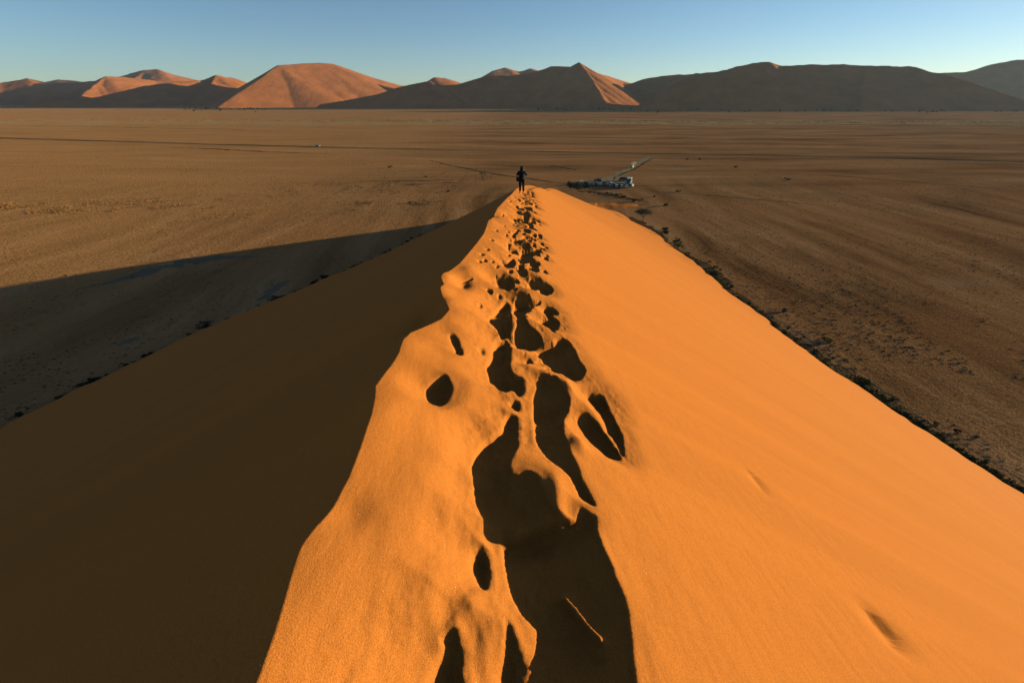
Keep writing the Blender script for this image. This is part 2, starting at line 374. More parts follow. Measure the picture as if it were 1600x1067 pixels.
PITS += Z(760, 290, 13.333,
 [(690, 740), (780, 730), (960, 760), (1010, 830), (900, 830), (760, 820)],
 [(490, 780), (560, 730), (690, 745), (640, 780), (560, 765), (520, 800)],
 [(590, 460), (680, 470), (690, 510), (600, 520)], [(720, 470), (900, 470), (1000, 540), (880, 510), (740, 490)],
 [(580, 590), (650, 550), (700, 600), (600, 600)], [(720, 570), (780, 610), (950, 610), (960, 630), (760, 635)],
 [(700, 650), (860, 650), (940, 680), (930, 710), (780, 690)], [(550, 660), (600, 640), (640, 670), (580, 680)],
 [(560, 400), (600, 380), (610, 410)], [(700, 360), (800, 360), (920, 385), (860, 410), (720, 390)],
 [(410, 340), (480, 310), (570, 320), (540, 350), (450, 350)], [(600, 330), (650, 320), (640, 370), (590, 380)],
 [(680, 290), (740, 290), (790, 330), (690, 330)], [(830, 310), (900, 340), (810, 350)],
 [(590, 240), (630, 250), (620, 270)], [(720, 240), (770, 270), (700, 270)], [(480, 400), (600, 400), (590, 415), (500, 412)])
PITS += [[(790, 962), (794, 972), (803, 995), (811, 1020), (817, 1040), (821, 1067), (822, 1110), (772, 1110), (777, 1067), (784, 1032), (789, 1005), (789, 985)]]
PITS += Z(640, 800, 4.0,
 [(385, 270), (430, 190), (470, 190), (490, 300), (500, 400), (490, 490), (440, 490), (420, 430), (380, 350)],
 [(200, 745), (290, 700), (290, 740), (330, 870), (320, 1000), (335, 1067), (335, 1230), (110, 1230), (125, 1067), (180, 920), (220, 850)])
PITS += Z(1060, 580, 2.19,
 [(625, 800), (690, 845), (735, 905), (757, 965), (735, 955), (700, 915), (660, 860)],
 [(225, 335), (262, 372), (300, 415), (330, 440), (285, 410), (255, 372)], [(400, 160), (440, 195), (488, 245), (450, 212)])
N_SLIT = 3
RIB = [[(640 + a / 4.0, 800 + b / 4.0) for a, b in [(970, 530), (985, 535), (1050, 606), (1105, 680), (1190, 778), (1180, 772), (1080, 672), (1030, 607)]]]

def inside(x, y, P):
    r = np.zeros(x.shape, bool); n = len(P)
    for i in range(n):
        (x0, y0), (x1, y1) = P[i], P[(i + 1) % n]
        if y0 == y1: continue
        r ^= ((y0 > y) != (y1 > y)) & (x < (x1 - x0) * (y - y0) / (y1 - y0) + x0)
    return r
def edge_dist(x, y, P):
    d = np.full(x.shape, 1e9); n = len(P)
    for i in range(n):
        (x0, y0), (x1, y1) = P[i], P[(i + 1) % n]
        ex, ey = x1 - x0, y1 - y0; L = ex * ex + ey * ey + 1e-12
        t = np.clip(((x - x0) * ex + (y - y0) * ey) / L, 0, 1)
        d = np.minimum(d, np.hypot(x - x0 - t * ex, y - y0 - t * ey))
    return d
def sun_exit(x, y, P):            # horizontal distance to the rim, walking towards the sun
    s = np.full(x.shape, 1e9); n = len(P); dx, dy = SXY
    for i in range(n):
        (x0, y0), (x1, y1) = P[i], P[(i + 1) % n]
        ex, ey = x1 - x0, y1 - y0; den = dx * ey - dy * ex
        if abs(den) < 1e-12: continue
        t = ((x0 - x) * ey - (y0 - y) * ex) / den
        w = ((x0 - x) * dy - (y0 - y) * dx) / den
        ok = (t > 0) & (w >= 0) & (w <= 1)
        s = np.where(ok & (t < s), t, s)
    return np.where(s > 1e8, 0, s)
def densify(P, step):
    out = []
    for i in range(len(P)):
        a, b = np.array(P[i]), np.array(P[(i + 1) % len(P)]); k = max(1, int(np.linalg.norm(b - a) / step))
        for j in range(k): out.append(tuple(a + (b - a) * j / k))
    return out
def roundoff(P, step):            # softened outline
    P = np.array(densify(P, step))
    for _ in range(2): P = (np.roll(P, 1, 0) + 2 * P + np.roll(P, -1, 0)) / 4
    return [tuple(p) for p in P]
def rim_shadow(P, S):             # height of the shadow edge at every outline point
    q = P + SXY * .006; ins = inside(q[:, 0], q[:, 1], P)
    sd = np.where(ins, sun_exit(q[:, 0], q[:, 1], P) + .006, 0.0)
    return S(P[:, 0] + sd * SXY[0], P[:, 1] + sd * SXY[1]) - sd * TANE, sd
def on_surface(Rr, S, n=14):
    t = (1.7) / -Rr[:, 2]
    for _ in range(n):
        z = S(Rr[:, 0] * t, Rr[:, 1] * t); t = .4 * t + .6 * (CAM_H - z) / -Rr[:, 2]
    return np.stack([Rr[:, 0] * t, Rr[:, 1] * t], -1)
def sand_outline(Rr, S, P0=None):
    P = on_surface(Rr, S, 40) if P0 is None else P0
    Pb = on_surface(Rr, S, 40)
    for k in range(5):            # the far lip of a hollow lies lower than the near one
        z, sd = rim_shadow(P, S)
        z = np.minimum(z, S(Pb[:, 0], Pb[:, 1]))
        t = (CAM_H - z) / -Rr[:, 2]
        P = .4 * P + .6 * np.stack([Rr[:, 0] * t, Rr[:, 1] * t], -1)
    return P
def ruffle(P, amp, seed):
    P = np.array(P); c = P.mean(0)
    n = np.stack([fbm(P[:, 0] / .05, P[:, 1] / .07, seed, 3), fbm(P[:, 0] / .05 + 9, P[:, 1] / .07, seed + 3, 3)], -1)
    return [tuple(p) for p in P + n * amp]
pit_rays = []
for k, poly in enumerate(PITS):
    q = np.array(roundoff(densify(poly, 5), 3.0)); q = q + np.stack([fbm(q[:, 0] / 9, q[:, 1] / 9, 60 + k, 3), fbm(q[:, 0] / 9 + 7, q[:, 1] / 9, 64 + k, 3)], -1) * min(3.0, .045 * np.ptp(q[:, 0]))
    pit_rays.append((np.stack(ray(q[:, 0], q[:, 1]), -1), k >= len(PITS) - N_SLIT))
rib_rays = [np.stack(ray(*np.array(densify(P, 6)).T), -1) for P in RIB]
pits_w = []
# more trodden prints farther along the ridge, where single steps are all one sees
for k in range(150):
    y = random.uniform(14, 38); lane = random.choice((.45, .62, .8, .95, 1.1)) + random.gauss(0, .08)
    cx = float(xb(y)) + lane + .1; a = random.uniform(.16, .42); b = random.uniform(.07, .13)
    w = [(cx + b * math.cos(t) * random.uniform(.6, 1.2) + .25 * b * math.sin(2 * t), y + a * math.sin(t) * random.uniform(.8, 1.1)) for t in np.linspace(0, 2 * math.pi, 13)[:-1]]
    w = roundoff(w, .03)
    pits_w.append((w, False))
for k in range(75):               # smaller overlapping steps between the large hollows
    y = random.uniform(6.0, 15); lane = random.choice((.5, .68, .86, 1.02, 1.16)) + random.gauss(0, .07)
    cx = float(xb(y)) + lane + .06; a = random.uniform(.09, .24); b = random.uniform(.04, .085); sk = random.uniform(-.5, .5)
    w = [(cx + b * math.cos(t) * random.uniform(.75, 1.15) + sk * b * math.sin(t), y + a * math.sin(t) * random.uniform(.85, 1.1)) for t in np.linspace(0, 2 * math.pi, 13)[:-1]]
    pits_w.append((roundoff(w, .03), False))
for k in range(24):               # and a few small ones pressed between the near hollows
    y = random.uniform(3.2, 7.2); cx = float(xb(y)) + random.choice((.55, .74, .93, 1.08)) + random.gauss(0, .06); a = random.uniform(.05, .11); b = random.uniform(.025, .045)
    w = [(cx + b * math.cos(t) * random.uniform(.8, 1.15), y + a * math.sin(t)) for t in np.linspace(0, 2 * math.pi, 13)[:-1]]
    pits_w.append((roundoff(w, .02), False))
for k in range(26):               # a few stray steps off the track
    y = random.uniform(1.6, 24); cx = float(xb(y)) + random.uniform(.15, .5)
    if y < 5: continue
    w = [(cx + .035 * math.cos(t) * random.uniform(.7, 1.2), y + .09 * math.sin(t) * random.uniform(.8, 1.1)) for t in np.linspace(0, 2 * math.pi, 9)[:-1]]
    pits_w.append((w, False))

def build_dune():
    cols = list(np.arange(-.36, 2.5, .0072))
    s = .0068
    c = cols[-1]
    while c < 150: s *= 1.045; c += s; cols.append(c)
    c = cols[0]; s = .0068
    while c > -150: s *= 1.045; c -= s; cols.insert(0, c)
    cols = np.array(cols)
    cols = np.sort(np.append(cols[np.abs(cols) > .0036], [0.0]))
    rows = []; y = .3
    while y < 32: rows.append(y); y += max(.0055, .0034 * y)
    while y < 245: rows.append(y); y += .011 * (y - 22)**.9
    y = .3; s = .006; pre = []
    while y > -80: s *= 1.09; y -= min(s, 4); pre.append(y)
    rows = np.array(pre[::-1] + rows)
    D, Y = np.meshgrid(cols, rows)
    # the brink line is followed near the crest and let go farther down the faces
    sm = np.array([interp(rows + k * .1 * (1 + np.abs(rows)), xbk) for k in np.linspace(-1, 1, 9)]).mean(0)
    B = xb(rows)[:, None]; Bs = sm[:, None]
    wgt = np.exp(-(D / 1.5) ** 2)
    X = D + Bs + (B - Bs) * wgt
    base = dune_face(X, Y)
    z = base.copy()
    berm = np.zeros_like(z)
    xoff = X[:, 0] - cols[0]
    def window(P, m):
        lo, hi = P.min(0) - m, P.max(0) + m
        r0, r1 = np.searchsorted(rows, [lo[1], hi[1]])
        if r1 <= r0: return None
        sub = X[r0:r1]; cm = np.where(((sub > lo[0]) & (sub < hi[0])).any(0))[0]
        if len(cm) == 0: return None
        return slice(r0, r1), slice(cm[0], cm[-1] + 1)
    def sampler(Zg):              # bilinear look-up in the sheet
        def S(x, y):
            x = np.asarray(x, float); y = np.asarray(y, float)
            r = np.clip(np.searchsorted(rows, y) - 1, 0, len(rows) - 2); fy = np.clip((y - rows[r]) / (rows[r + 1] - rows[r]), 0, 1)
            def at(rr):
                d = x - (xb(y) if False else np.interp(y, rows, xline)); c = np.clip(np.searchsorted(cols, d) - 1, 0, len(cols) - 2)
                fx = np.clip((d - cols[c]) / (cols[c + 1] - cols[c]), 0, 1)
                return Zg[rr, c] * (1 - fx) + Zg[rr, c + 1] * fx
            return at(r) * (1 - fy) + at(r + 1) * fy
        return S
    xline = X[:, np.argmin(np.abs(cols))]
    def smin(a, b, k):
        h = np.clip(.5 + .5 * (b - a) / k, 0, 1)
        return b * (1 - h) + a * h - k * h * (1 - h)
    surf = base; outl = [None] * len(pit_rays)
    for it in range(3):
        S = sampler(surf)
        outl = [sand_outline(Rr, S) for Rr, slit in pit_rays]
        outl = [(np.roll(P, 1, 0) + 2 * P + np.roll(P, -1, 0)) / 4 for P in outl]; outl = [(np.roll(P, 1, 0) + 2 * P + np.roll(P, -1, 0)) / 4 for P in outl]
        allp = [(P, slit) for P, (Rr, slit) in zip(outl, pit_rays)] + [(np.array(w), sl) for w, sl in pits_w]
        ramp = np.zeros_like(z)
        for P, slit in allp:       # sand slumps down to the low lip from outside
            zr, sr = rim_shadow(P, S); low = sr > .015
            if not low.any(): continue
            df = np.clip(dune_face(P[:, 0], P[:, 1]) - zr, 0, .2) * low
            for _ in range(3): df = (np.roll(df, 1) + 2 * df + np.roll(df, -1)) / 4
            w_ = window(P, .6 if df.max() > .06 else .3)
            if w_ is None: continue
            x, yy = X[w_], Y[w_]; ins = inside(x, yy, P)
            best = np.zeros(x.shape); n_ = len(P)
            for a in range(n_):
                b = (a + 1) % n_
                if df[a] < .004 and df[b] < .004: continue
                ex, ey = P[b] - P[a]; L2 = ex * ex + ey * ey + 1e-12
                t = np.clip(((x - P[a, 0]) * ex + (yy - P[a, 1]) * ey) / L2, 0, 1)
                dd = np.hypot(x - P[a, 0] - t * ex, yy - P[a, 1] - t * ey); de = df[a] + t * (df[b] - df[a])
                best = np.maximum(best, de * np.clip(1 - dd / (2.6 * de + .01), 0, 1) ** 1.6)
            np.maximum(ramp[w_], best, out=ramp[w_])
        rs = ramp.copy()
        for _ in range(3):
            rs[1:-1] = (rs[:-2] + 2 * rs[1:-1] + rs[2:]) / 4; rs[:, 1:-1] = (rs[:, :-2] + 2 * rs[:, 1:-1] + rs[:, 2:]) / 4
        surf = base - rs
    S = sampler(surf); floor = np.full_like(z, 1e9)
    for P, slit in allp:
        w_ = window(P, .08)
        if w_ is None: continue
        x, yy = X[w_], Y[w_]; ins = inside(x, yy, P); ed = edge_dist(x, yy, P)
        if ins.any():
            xi, yi, e = x[ins], yy[ins], ed[ins]; sd = sun_exit(xi, yi, P)
            rim = S(xi + sd * SXY[0], yi + sd * SXY[1])
            tgt = rim - sd * TANE - .005 - .5 * np.minimum(e, .04) - (0 if slit else .22 * np.minimum(np.maximum(e - .04, 0), .12))
            f = floor[w_]; f[ins] = np.minimum(f[ins], tgt)
        if not slit:
            out = ~ins; bb = berm[w_]; bb[out] = np.maximum(bb[out], .0035 * np.exp(-((ed[out] - .018) / .022) ** 2))
    hit = floor < 1e8
    def blur(a, n):
        for _ in range(n):
            b = a.copy(); b[1:-1] = (a[:-2] + 2 * a[1:-1] + a[2:]) / 4; a = b.copy(); a[:, 1:-1] = (b[:, :-2] + 2 * b[:, 1:-1] + b[:, 2:]) / 4
        return a
    hf = hit.astype(float); den = blur(hf, 9); dep = np.where(hit, surf - floor, 0)
    fb = blur(dep, 9) / np.maximum(den, 1e-3)          # hollows with smoothly slumped floors
    dep = np.where(hit, np.maximum(fb + .012 * np.clip(den * 2 - 1, 0, 1), 0), 0)
    dep = np.where(hit, np.maximum(dep, .35 * (surf - floor)), 0)
    pit = np.where(hit, surf - dep, surf + berm)
    def opened(a, r, ax):
        lo = a.copy()
        for k in range(-r, r + 1): lo = np.minimum(lo, np.roll(a, k, ax))
        hi = lo.copy()
        for k in range(-r, r + 1): hi = np.maximum(hi, np.roll(lo, k, ax))
        return hi
    rel = pit - base
    tr = (np.abs(D - .6) < 1.6) & (Y > .5) & (Y < 36)
    rel = np.where(tr, np.minimum(rel, np.minimum(opened(rel, 3, 1), opened(rel, 3, 0)) + .010), rel)   # no slivers of sand stand alone
    pit = base + rel
    for Rr in rib_rays:            # a thin crest of sand left standing in the big hollow
        P = on_surface(Rr, S, 40); zl = None
        for _ in range(4):
            zl = sampler(np.where(hit, floor + .055, surf))(P[:, 0], P[:, 1]); t = (CAM_H - zl) / -Rr[:, 2]; P = np.stack([Rr[:, 0] * t, Rr[:, 1] * t], -1)
        w_ = window(P, .06); x, yy = X[w_], Y[w_]
        ed = np.where(inside(x, yy, P), 0, edge_dist(x, yy, P))
        pit[w_] = pit[w_] + .033 * np.exp(-(ed / .012) ** 2) + .034 * np.exp(-(ed / .05) ** 2)
    diff = pit - base
    for _ in range(1):
        q = diff.copy()
        q[1:-1] = (diff[:-2] + 2 * diff[1:-1] + diff[2:]) / 4
        diff = q.copy()
        diff[:, 1:-1] = (q[:, :-2] + 2 * q[:, 1:-1] + q[:, 2:]) / 4
    # crumbled sand in the trodden parts
    tro = smooth(-diff / .05)
    diff = diff + tro * .008 * fbm(X / .05, Y / .08, 40, 3)
    z = np.maximum(base + diff, -1.6)
    V = np.stack([X, Y, z], -1).reshape(-1, 3)
    Fc = grid_faces(len(rows), len(cols))
    zz = z.ravel()
    keep = (zz[Fc] > -1.55).any(1)
    o = link(bpy.data.objects.new('dune', mesh_np('dune', V, Fc[keep], M_SAND)))
    return tag(o, 'orange sand dune with a trodden crest', kind='structure')
build_dune()

# ------------------------------------------------------------------ THE PLAIN
def build_ground():
    a = np.concatenate([-np.geomspace(30, 14000, 60)[::-1], np.linspace(-29, 29, 5), np.geomspace(30, 14000, 60)])
    X, Y = np.meshgrid(a, a)
    V = np.stack([X, Y, 0 * X], -1).reshape(-1, 3)
    o = link(bpy.data.objects.new('ground', mesh_np('ground', V, grid_faces(len(a), len(a)), M_GROUND)))
    tag(o, 'gravel plain round the dune', kind='structure')
build_ground()

def strip(name, pts, widths, z, m, label, rag=.7):
    pts = np.array(pts, float); t = np.gradient(pts, axis=0); t /= np.linalg.norm(t, axis=1)[:, None]
    n = np.stack([-t[:, 1], t[:, 0]], -1); k_ = np.arange(len(pts)); jl = 1 + rag * 1.6 * fbm(k_ / 2.3, k_ * 0 + 3, len(name), 3); jr = 1 + rag * 1.6 * fbm(k_ / 2.3, k_ * 0 + 8, len(name) + 4, 3)
    w = np.interp(np.linspace(0, 1, len(pts)), np.linspace(0, 1, len(widths)), widths)[:, None] / 2
    L, Rr = pts + n * w * jl[:, None], pts - n * w * jr[:, None]
    V = np.concatenate([np.c_[L, np.full(len(L), z)], np.c_[Rr, np.full(len(L), z)]]); k = len(L)
    i = np.arange(k - 1); Fc = np.stack([i, i + 1, i + 1 + k, i + k], -1)
    o = link(bpy.data.objects.new(name, mesh_np(name, V[:, :3], Fc[:, ::-1], m)))
    return tag(o, label, kind='structure')
def curve(px, n=60):
    p = np.array([on_plain(*q) for q in px]); d = np.r_[0, np.cumsum(np.linalg.norm(np.diff(p, axis=0), axis=1))]
    s = np.linspace(0, d[-1], n); return np.stack([np.interp(s, d, p[:, 0]), np.interp(s, d, p[:, 1])], -1)
def track_material(name, rgb, k=.75):
    m = mat(name, rgb, 1.0, 0); g = G(m)
    n = g.noise(g.pos(), .25, 5, .65)
    g.link(g.mix(g.rng(n, .3, .7), tuple(c * k for c in rgb), rgb), g.b.inputs['Base Color'])
    g.link(gravel_facets(g, g.bump(g.noise(g.pos(), 1.3, 4, .7), .6, .2), 1.1), g.b.inputs['Normal'])
    return m
M_ROAD = track_material('pale_road', (.34, .18, .08)); M_EDGE = track_material('dark_verge', (.06, .045, .028), .6); M_LOT = track_material('parking_gravel', (.36, .235, .13))
M_CLAY = track_material('dry_clay', (.27, .175, .10)); M_WHEEL = track_material('wheel_mark', (.34, .17, .075)); M_RED = track_material('red_sand_patch', (.33, .13, .05))
road_px = [(-60, 214), (0, 217), (160, 221.5), (320, 226.5), (500, 231), (640, 234), (800, 237.5), (900, 239.5), (1000, 241), (1120, 243), (1300, 246.5), (1500, 251.5), (1660, 256)]
strip('road', curve(road_px), [4, 4, 4, 4, 5], .03, M_ROAD, 'gravel road across the plain')
strip('road_verge', curve([(a, b - 1.2) for a, b in road_px]), [6, 6, 5, 5, 6], .05, M_EDGE, 'dark verge along the far side of the road')
strip('side_track', curve([(1018, 245), (1008, 249), (994, 257), (985, 263), (975, 268), (965, 273), (955, 279), (948, 282)]), [5, 5.5, 6, 9], .04, M_LOT, 'pale track from the road to the parked cars')
strip('side_track_verge', curve([(1021, 247), (1010, 253), (992, 264), (975, 271), (962, 277), (958, 281)]), [.8, 1.2, 1.0], .06, M_EDGE, 'dark rut beside the pale track')
strip('parking_ground', curve([(905, 285.5), (935, 284.5), (965, 283.8), (992, 283.2)]), [8, 16, 18, 12], .05, M_LOT, 'pale gravel where the cars are parked')
strip('far_track', curve([(860, 259), (900, 266), (945, 274), (1100, 282), (1300, 288), (1640, 300)][:2]), [2, 2], .04, M_EDGE, 'faint rut on the plain')
strip('clay_pan', curve([(120, 452), (170, 442), (205, 432), (245, 421), (290, 410), (330, 404), (370, 401), (418, 401)]), [.4, 2, 5, 6.5, 6, 4, 2, .3], .03, M_CLAY, 'pale dried clay streak on the shaded plain')
strip('clay_patch', curve([(402, 470), (415, 463), (430, 451), (444, 442), (452, 438)]), [.5, 2.2, 3, 3.4, .6], .03, M_CLAY, 'small pale clay patch by the shaded dune foot')
strip('clay_spot', curve([(184, 540), (198, 534), (214, 527)]), [.3, 2.2, .3], .03, M_CLAY, 'tiny pale clay patch on the shaded plain')
strip('wheel_track', curve([(1120, 445), (1180, 478), (1260, 527), (1340, 588), (1420, 640), (1500, 690), (1640, 775)]), [.22, .25, .25], .03, M_WHEEL, 'thin wheel track along the dune foot')
M_SOIL = track_material('dark_soil', (.15, .085, .04), .5)
strip('watercourse', curve([(672, 251), (705, 259), (740, 266), (790, 274.5), (840, 281.5), (893, 288.5)]), [.8, 2.6, 3, 3.4, 3, 2], .03, M_SOIL, 'dark dry watercourse on the plain behind the ridge')
strip('watercourse', curve([(560, 283.5), (620, 283), (680, 282), (725, 281)]), [1, 3, 3.5, .6], .03, M_SOIL, 'short dark dry gully on the plain left of the ridge')
strip('dark_ground', curve([(905, 299), (925, 299.5), (950, 304), (975, 309), (1000, 314), (1015, 317)]), [4, 7, 6, 6, 4, 1], .03, M_SOIL, 'dark scrub covered ground between the cars and the dune nose')
for a_, b_, wd in [([(0, 196), (140, 198.5), (330, 202), (470, 206)], 0, 5), ([(620, 205), (800, 208), (1000, 209), (1180, 213)], 0, 6), ([(1000, 221), (1200, 224), (1400, 229), (1620, 236)], 0, 5), ([(1180, 268), (1320, 276), (1460, 287), (1620, 301)], 0, 2.6),
                   ([(240, 229), (330, 233), (430, 238), (520, 241)], 0, 5), ([(1020, 300), (1100, 305), (1220, 315), (1300, 323)], 0, 1.8)]:
    strip('dark_streak', curve(a_), [.3, wd, wd, .3], .028, M_SOIL, 'long thin dark streak on the plain', 1.1)
strip('red_sand', curve([(975, 321), (1000, 319.5), (1022, 319.5)]), [1, 5, .5], .03, M_RED, 'thin red sand spread at the dune nose')

# ------------------------------------------------------------------ FAR DUNES
def hill(name, ridges, cell=7.0, rough=1.0, seed=1, label=''):
    """ridges: list of (polyline [(px, py, depth)], slope on the -x/-y side, slope on the +x/+y side)"""
    segs = []
    for pts, s_l, s_r in ridges:
        w = [at_depth(*p) for p in pts]
        for a, b in zip(w[:-1], w[1:]): segs.append((a, b, s_l, s_r))
    P = np.array([p for s in segs for p in s[:2]]); top = P[:, 2].max()
    x0, x1 = P[:, 0].min() - top * 2.2, P[:, 0].max() + top * 2.2; y0, y1 = P[:, 1].min() - top * 2.2, P[:, 1].max() + top * 2.2
    xs = np.arange(x0, x1, cell); ys = np.arange(y0, y1, cell); X, Y = np.meshgrid(xs, ys)
    wx = X + 16 * rough * fbm(X / 170, Y / 170, seed, 3); wy = Y + 16 * rough * fbm(X / 170 + 9, Y / 170, seed + 5, 3)
    Zm = np.full(X.shape, -50.0)
    for (a, b, sl, sr) in segs:
        ex, ey, ez = b[0] - a[0], b[1] - a[1], b[2] - a[2]; L2 = ex * ex + ey * ey + 1e-9
        t = np.clip(((wx - a[0]) * ex + (wy - a[1]) * ey) / L2, 0, 1)
        dx, dy = wx - a[0] - t * ex, wy - a[1] - t * ey; d = np.hypot(dx, dy)
        # which side: sun side or lee side
        side = (dx * SXY[0] + dy * SXY[1]) / (d + 1e-6)
        s = sl + (sr - sl) * smooth((side + .6) / 1.2)
        Zm = np.maximum(Zm, a[2] + t * ez - s * d)
    Zm += rough * (7 * fbm(X / 120, Y / 120, seed + 11, 4)) * smooth(Zm / 50)
    Zm = np.where(Zm < 12, Zm - (12 - Zm) * .0, Zm)
    Fc = grid_faces(len(ys), len(xs)); zz = Zm.ravel(); keep = (zz[Fc] > -2).any(1)
    V = np.stack([X, Y, np.maximum(Zm, -3)], -1).reshape(-1, 3)
    used = np.unique(Fc[keep]); mp = np.zeros(len(V), np.int64); mp[used] = np.arange(len(used))
    o = link(bpy.data.objects.new(name, mesh_np(name, V[used], mp[Fc[keep]], M_FAR)))
    return tag(o, label, kind='structure')
L_, W_ = .62, .5
hill('hill', [([(985, 129.5, 2980), (1020, 121, 2880), (1060, 117, 2780), (1090, 115, 2620)], .58, .5), ([(1088, 115, 2170), (1122, 112, 2170), (1148, 103, 2190), (1175, 98, 2200), (1198, 97, 2200), (1222, 104, 2200), (1260, 102, 2200), (1300, 99.5, 2200),
               (1350, 101, 2190), (1390, 103, 2180), (1430, 104.5, 2160), (1465, 114, 2110), (1520, 127, 2020), (1560, 141, 1940), (1600, 156, 1860), (1640, 172, 1790)], .55, .5),
              ([(1120, 112.5, 2170), (1116, 140, 2050), (1110, 168, 1900)], .56, .45), ([(1190, 97, 2200), (1200, 130, 2030), (1215, 170, 1800)], .52, .42), ([(1350, 101, 2190), (1345, 140, 1980), (1350, 172, 1790)], .52, .42)],
     seed=3, rough=1.1, label='long dark dune in shade across the plain')
hill('hill', [([(1440, 119, 3300), (1480, 113.5, 3300), (1508, 112, 3300), (1540, 103, 3300), (1580, 95, 3300), (1625, 92, 3300), (1700, 100, 3300), (1760, 120, 3300)], .5, .5)], cell=12, seed=9, label='grey dune ridge farther off behind the long dark one')
hill('hill', [([(905, 97, 2600), (914, 107, 2520), (923, 122, 2430), (932, 138, 2330), (942, 154, 2230), (953, 171, 2130)], .66, .50),
              ([(905, 97, 2600), (891, 104, 2640), (872, 103, 2660), (862, 103, 2670), (850, 108, 2670), (826, 114, 2670), (800, 118, 2660), (765, 118, 2650), (742, 124, 2630), (715, 132, 2600), (690, 133, 2580), (672, 126, 2560), (650, 131, 2530), (622, 137, 2500), (590, 147, 2460), (550, 155, 2420), (500, 163, 2380)], .74, .5),
              ([(905, 97, 2600), (925, 112, 2900), (950, 119, 3200), (988, 131, 3400)], .66, .66)], seed=15, rough=.3, label='pyramid shaped dune with one sunlit face')
hill('hill', [([(435, 102, 2950), (336, 169, 2270)], .62, .36),
              ([(435, 102.5, 2950), (470, 100, 3110), (500, 98.5, 3230), (520, 100, 3300), (545, 108, 3400), (580, 121, 3540), (622, 133, 3700), (660, 140, 3840)], .5, .40)], seed=27, rough=.35, label='big sunlit orange dune with a long sharp ridge')
hill('hill', [([(165, 119, 3700), (150, 131, 3560), (130, 147, 3350), (118, 160, 3000)], .6, .45), ([(165, 119, 3700), (192, 120, 3850), (240, 126, 4100), (300, 128, 4300)], .5, .42)], seed=33, label='dune with a bright triangle of sun above the shade')
hill('hill', [([(338, 118, 3350), (360, 121, 3500), (388, 131, 3650)], .5, .45), ([(338, 118, 3350), (330, 126, 3250), (322, 140, 3000)], .6, .4), ([(338, 118, 3350), (320, 124, 3300), (290, 128, 3150), (250, 131, 3000), (200, 140, 2850), (150, 152, 2700), (100, 158, 2600), (60, 155, 2600)], .55, .5)], seed=36, label='low shaded dune with a small sunlit tip')
hill('hill', [([(180, 122, 4900), (205, 115, 4900), (225, 110, 4900), (245, 108.5, 4950), (270, 116, 5050), (312, 126, 5200)], .5, .38), ([(225, 110, 4900), (210, 122, 4700)], .5, .4)], cell=12, seed=41, label='sunlit orange dune top behind the shaded low one')
hill('hill', [([(-130, 112, 3300), (-60, 122, 3400), (0, 131, 3500), (20, 127, 3550), (45, 124, 3600), (62, 130, 3650), (110, 129, 3700), (150, 127, 3750)], .5, .4), ([(-60, 122, 3400), (-90, 150, 2900)], .6, .45)], seed=52, label='sunlit dune flank at the end of the far range')
hill('hill', [([(20, 128, 5600), (42, 122, 5600), (70, 129, 5600), (92, 124, 5600), (130, 128, 5600)], .5, .4), ([(672, 125, 3400), (677, 120.5, 3350), (692, 121.5, 3420), (718, 129, 3560)], .6, .4), ([(768, 112, 4200), (788, 106.5, 4300), (812, 112, 4450), (828, 107, 4400), (850, 112, 4550)], .5, .36),
              ([(1186, 103, 3600), (1212, 101, 3600), (1224, 103, 3600)], .5, .4)], cell=14, seed=60, label='small sunlit dune tops showing over the nearer range')

# ------------------------------------------------------------------ PLANTS
def leaf_material(name, rgb):
    m = mat(name, rgb, .8, .15); g = G(m)
    n = g.noise(g.pos(), 3.0, 3, .7)
    g.link(g.mix(g.rng(n, .35, .65), tuple(c * .6 for c in rgb), tuple(c * 1.3 for c in rgb)), g.b.inputs['Base Color'])
    return m
M_LEAF = leaf_material('grey_green_leaves', (.13, .105, .04)); M_DARK = leaf_material('dark_leaves', (.035, .032, .016)); M_GREEN = leaf_material('green_leaves', (.10, .105, .02))
M_DRY = leaf_material('dry_twigs', (.19, .115, .045)); M_BARK = mat('bark', (.07, .045, .03)); M_STUB = leaf_material('dead_stubble', (.17, .09, .038)); M_STRAW = leaf_material('straw', (.46, .19, .06)); M_TUFT = leaf_material('green_straw', (.16, .13, .025))

def leaves_mesh(name, m, n, rx, rz, z0, leaf, seed, clumps=16, flat=1.0):
    r = np.random.default_rng(seed)
    c = r.normal(size=(clumps, 3)); c /= np.linalg.norm(c, axis=1)[:, None]; c *= r.uniform(.35, .85, (clumps, 1))
    c[:, 2] = np.abs(c[:, 2]) * flat if flat < 1 else c[:, 2]
    cr = r.uniform(.16, .36, clumps)
    k = r.integers(0, clumps, n)
    p = c[k] + r.normal(size=(n, 3)) * cr[k][:, None] * .55
    p = p * np.array([rx, rx, rz]) + np.array([0, 0, z0])
    p[:, 2] = np.maximum(p[:, 2], .03)
    a = r.normal(size=(n, 3)); a /= np.linalg.norm(a, axis=1)[:, None]
    b = np.cross(a, r.normal(size=(n, 3))); b /= np.linalg.norm(b, axis=1)[:, None]
    s = leaf * r.uniform(.6, 1.4, (n, 1))
    V = np.stack([p - a * s, p + b * s * .45, p + a * s, p - b * s * .45], 1).reshape(-1, 3)
    return mesh_np(name, V, np.arange(4 * n).reshape(n, 4), m, False)
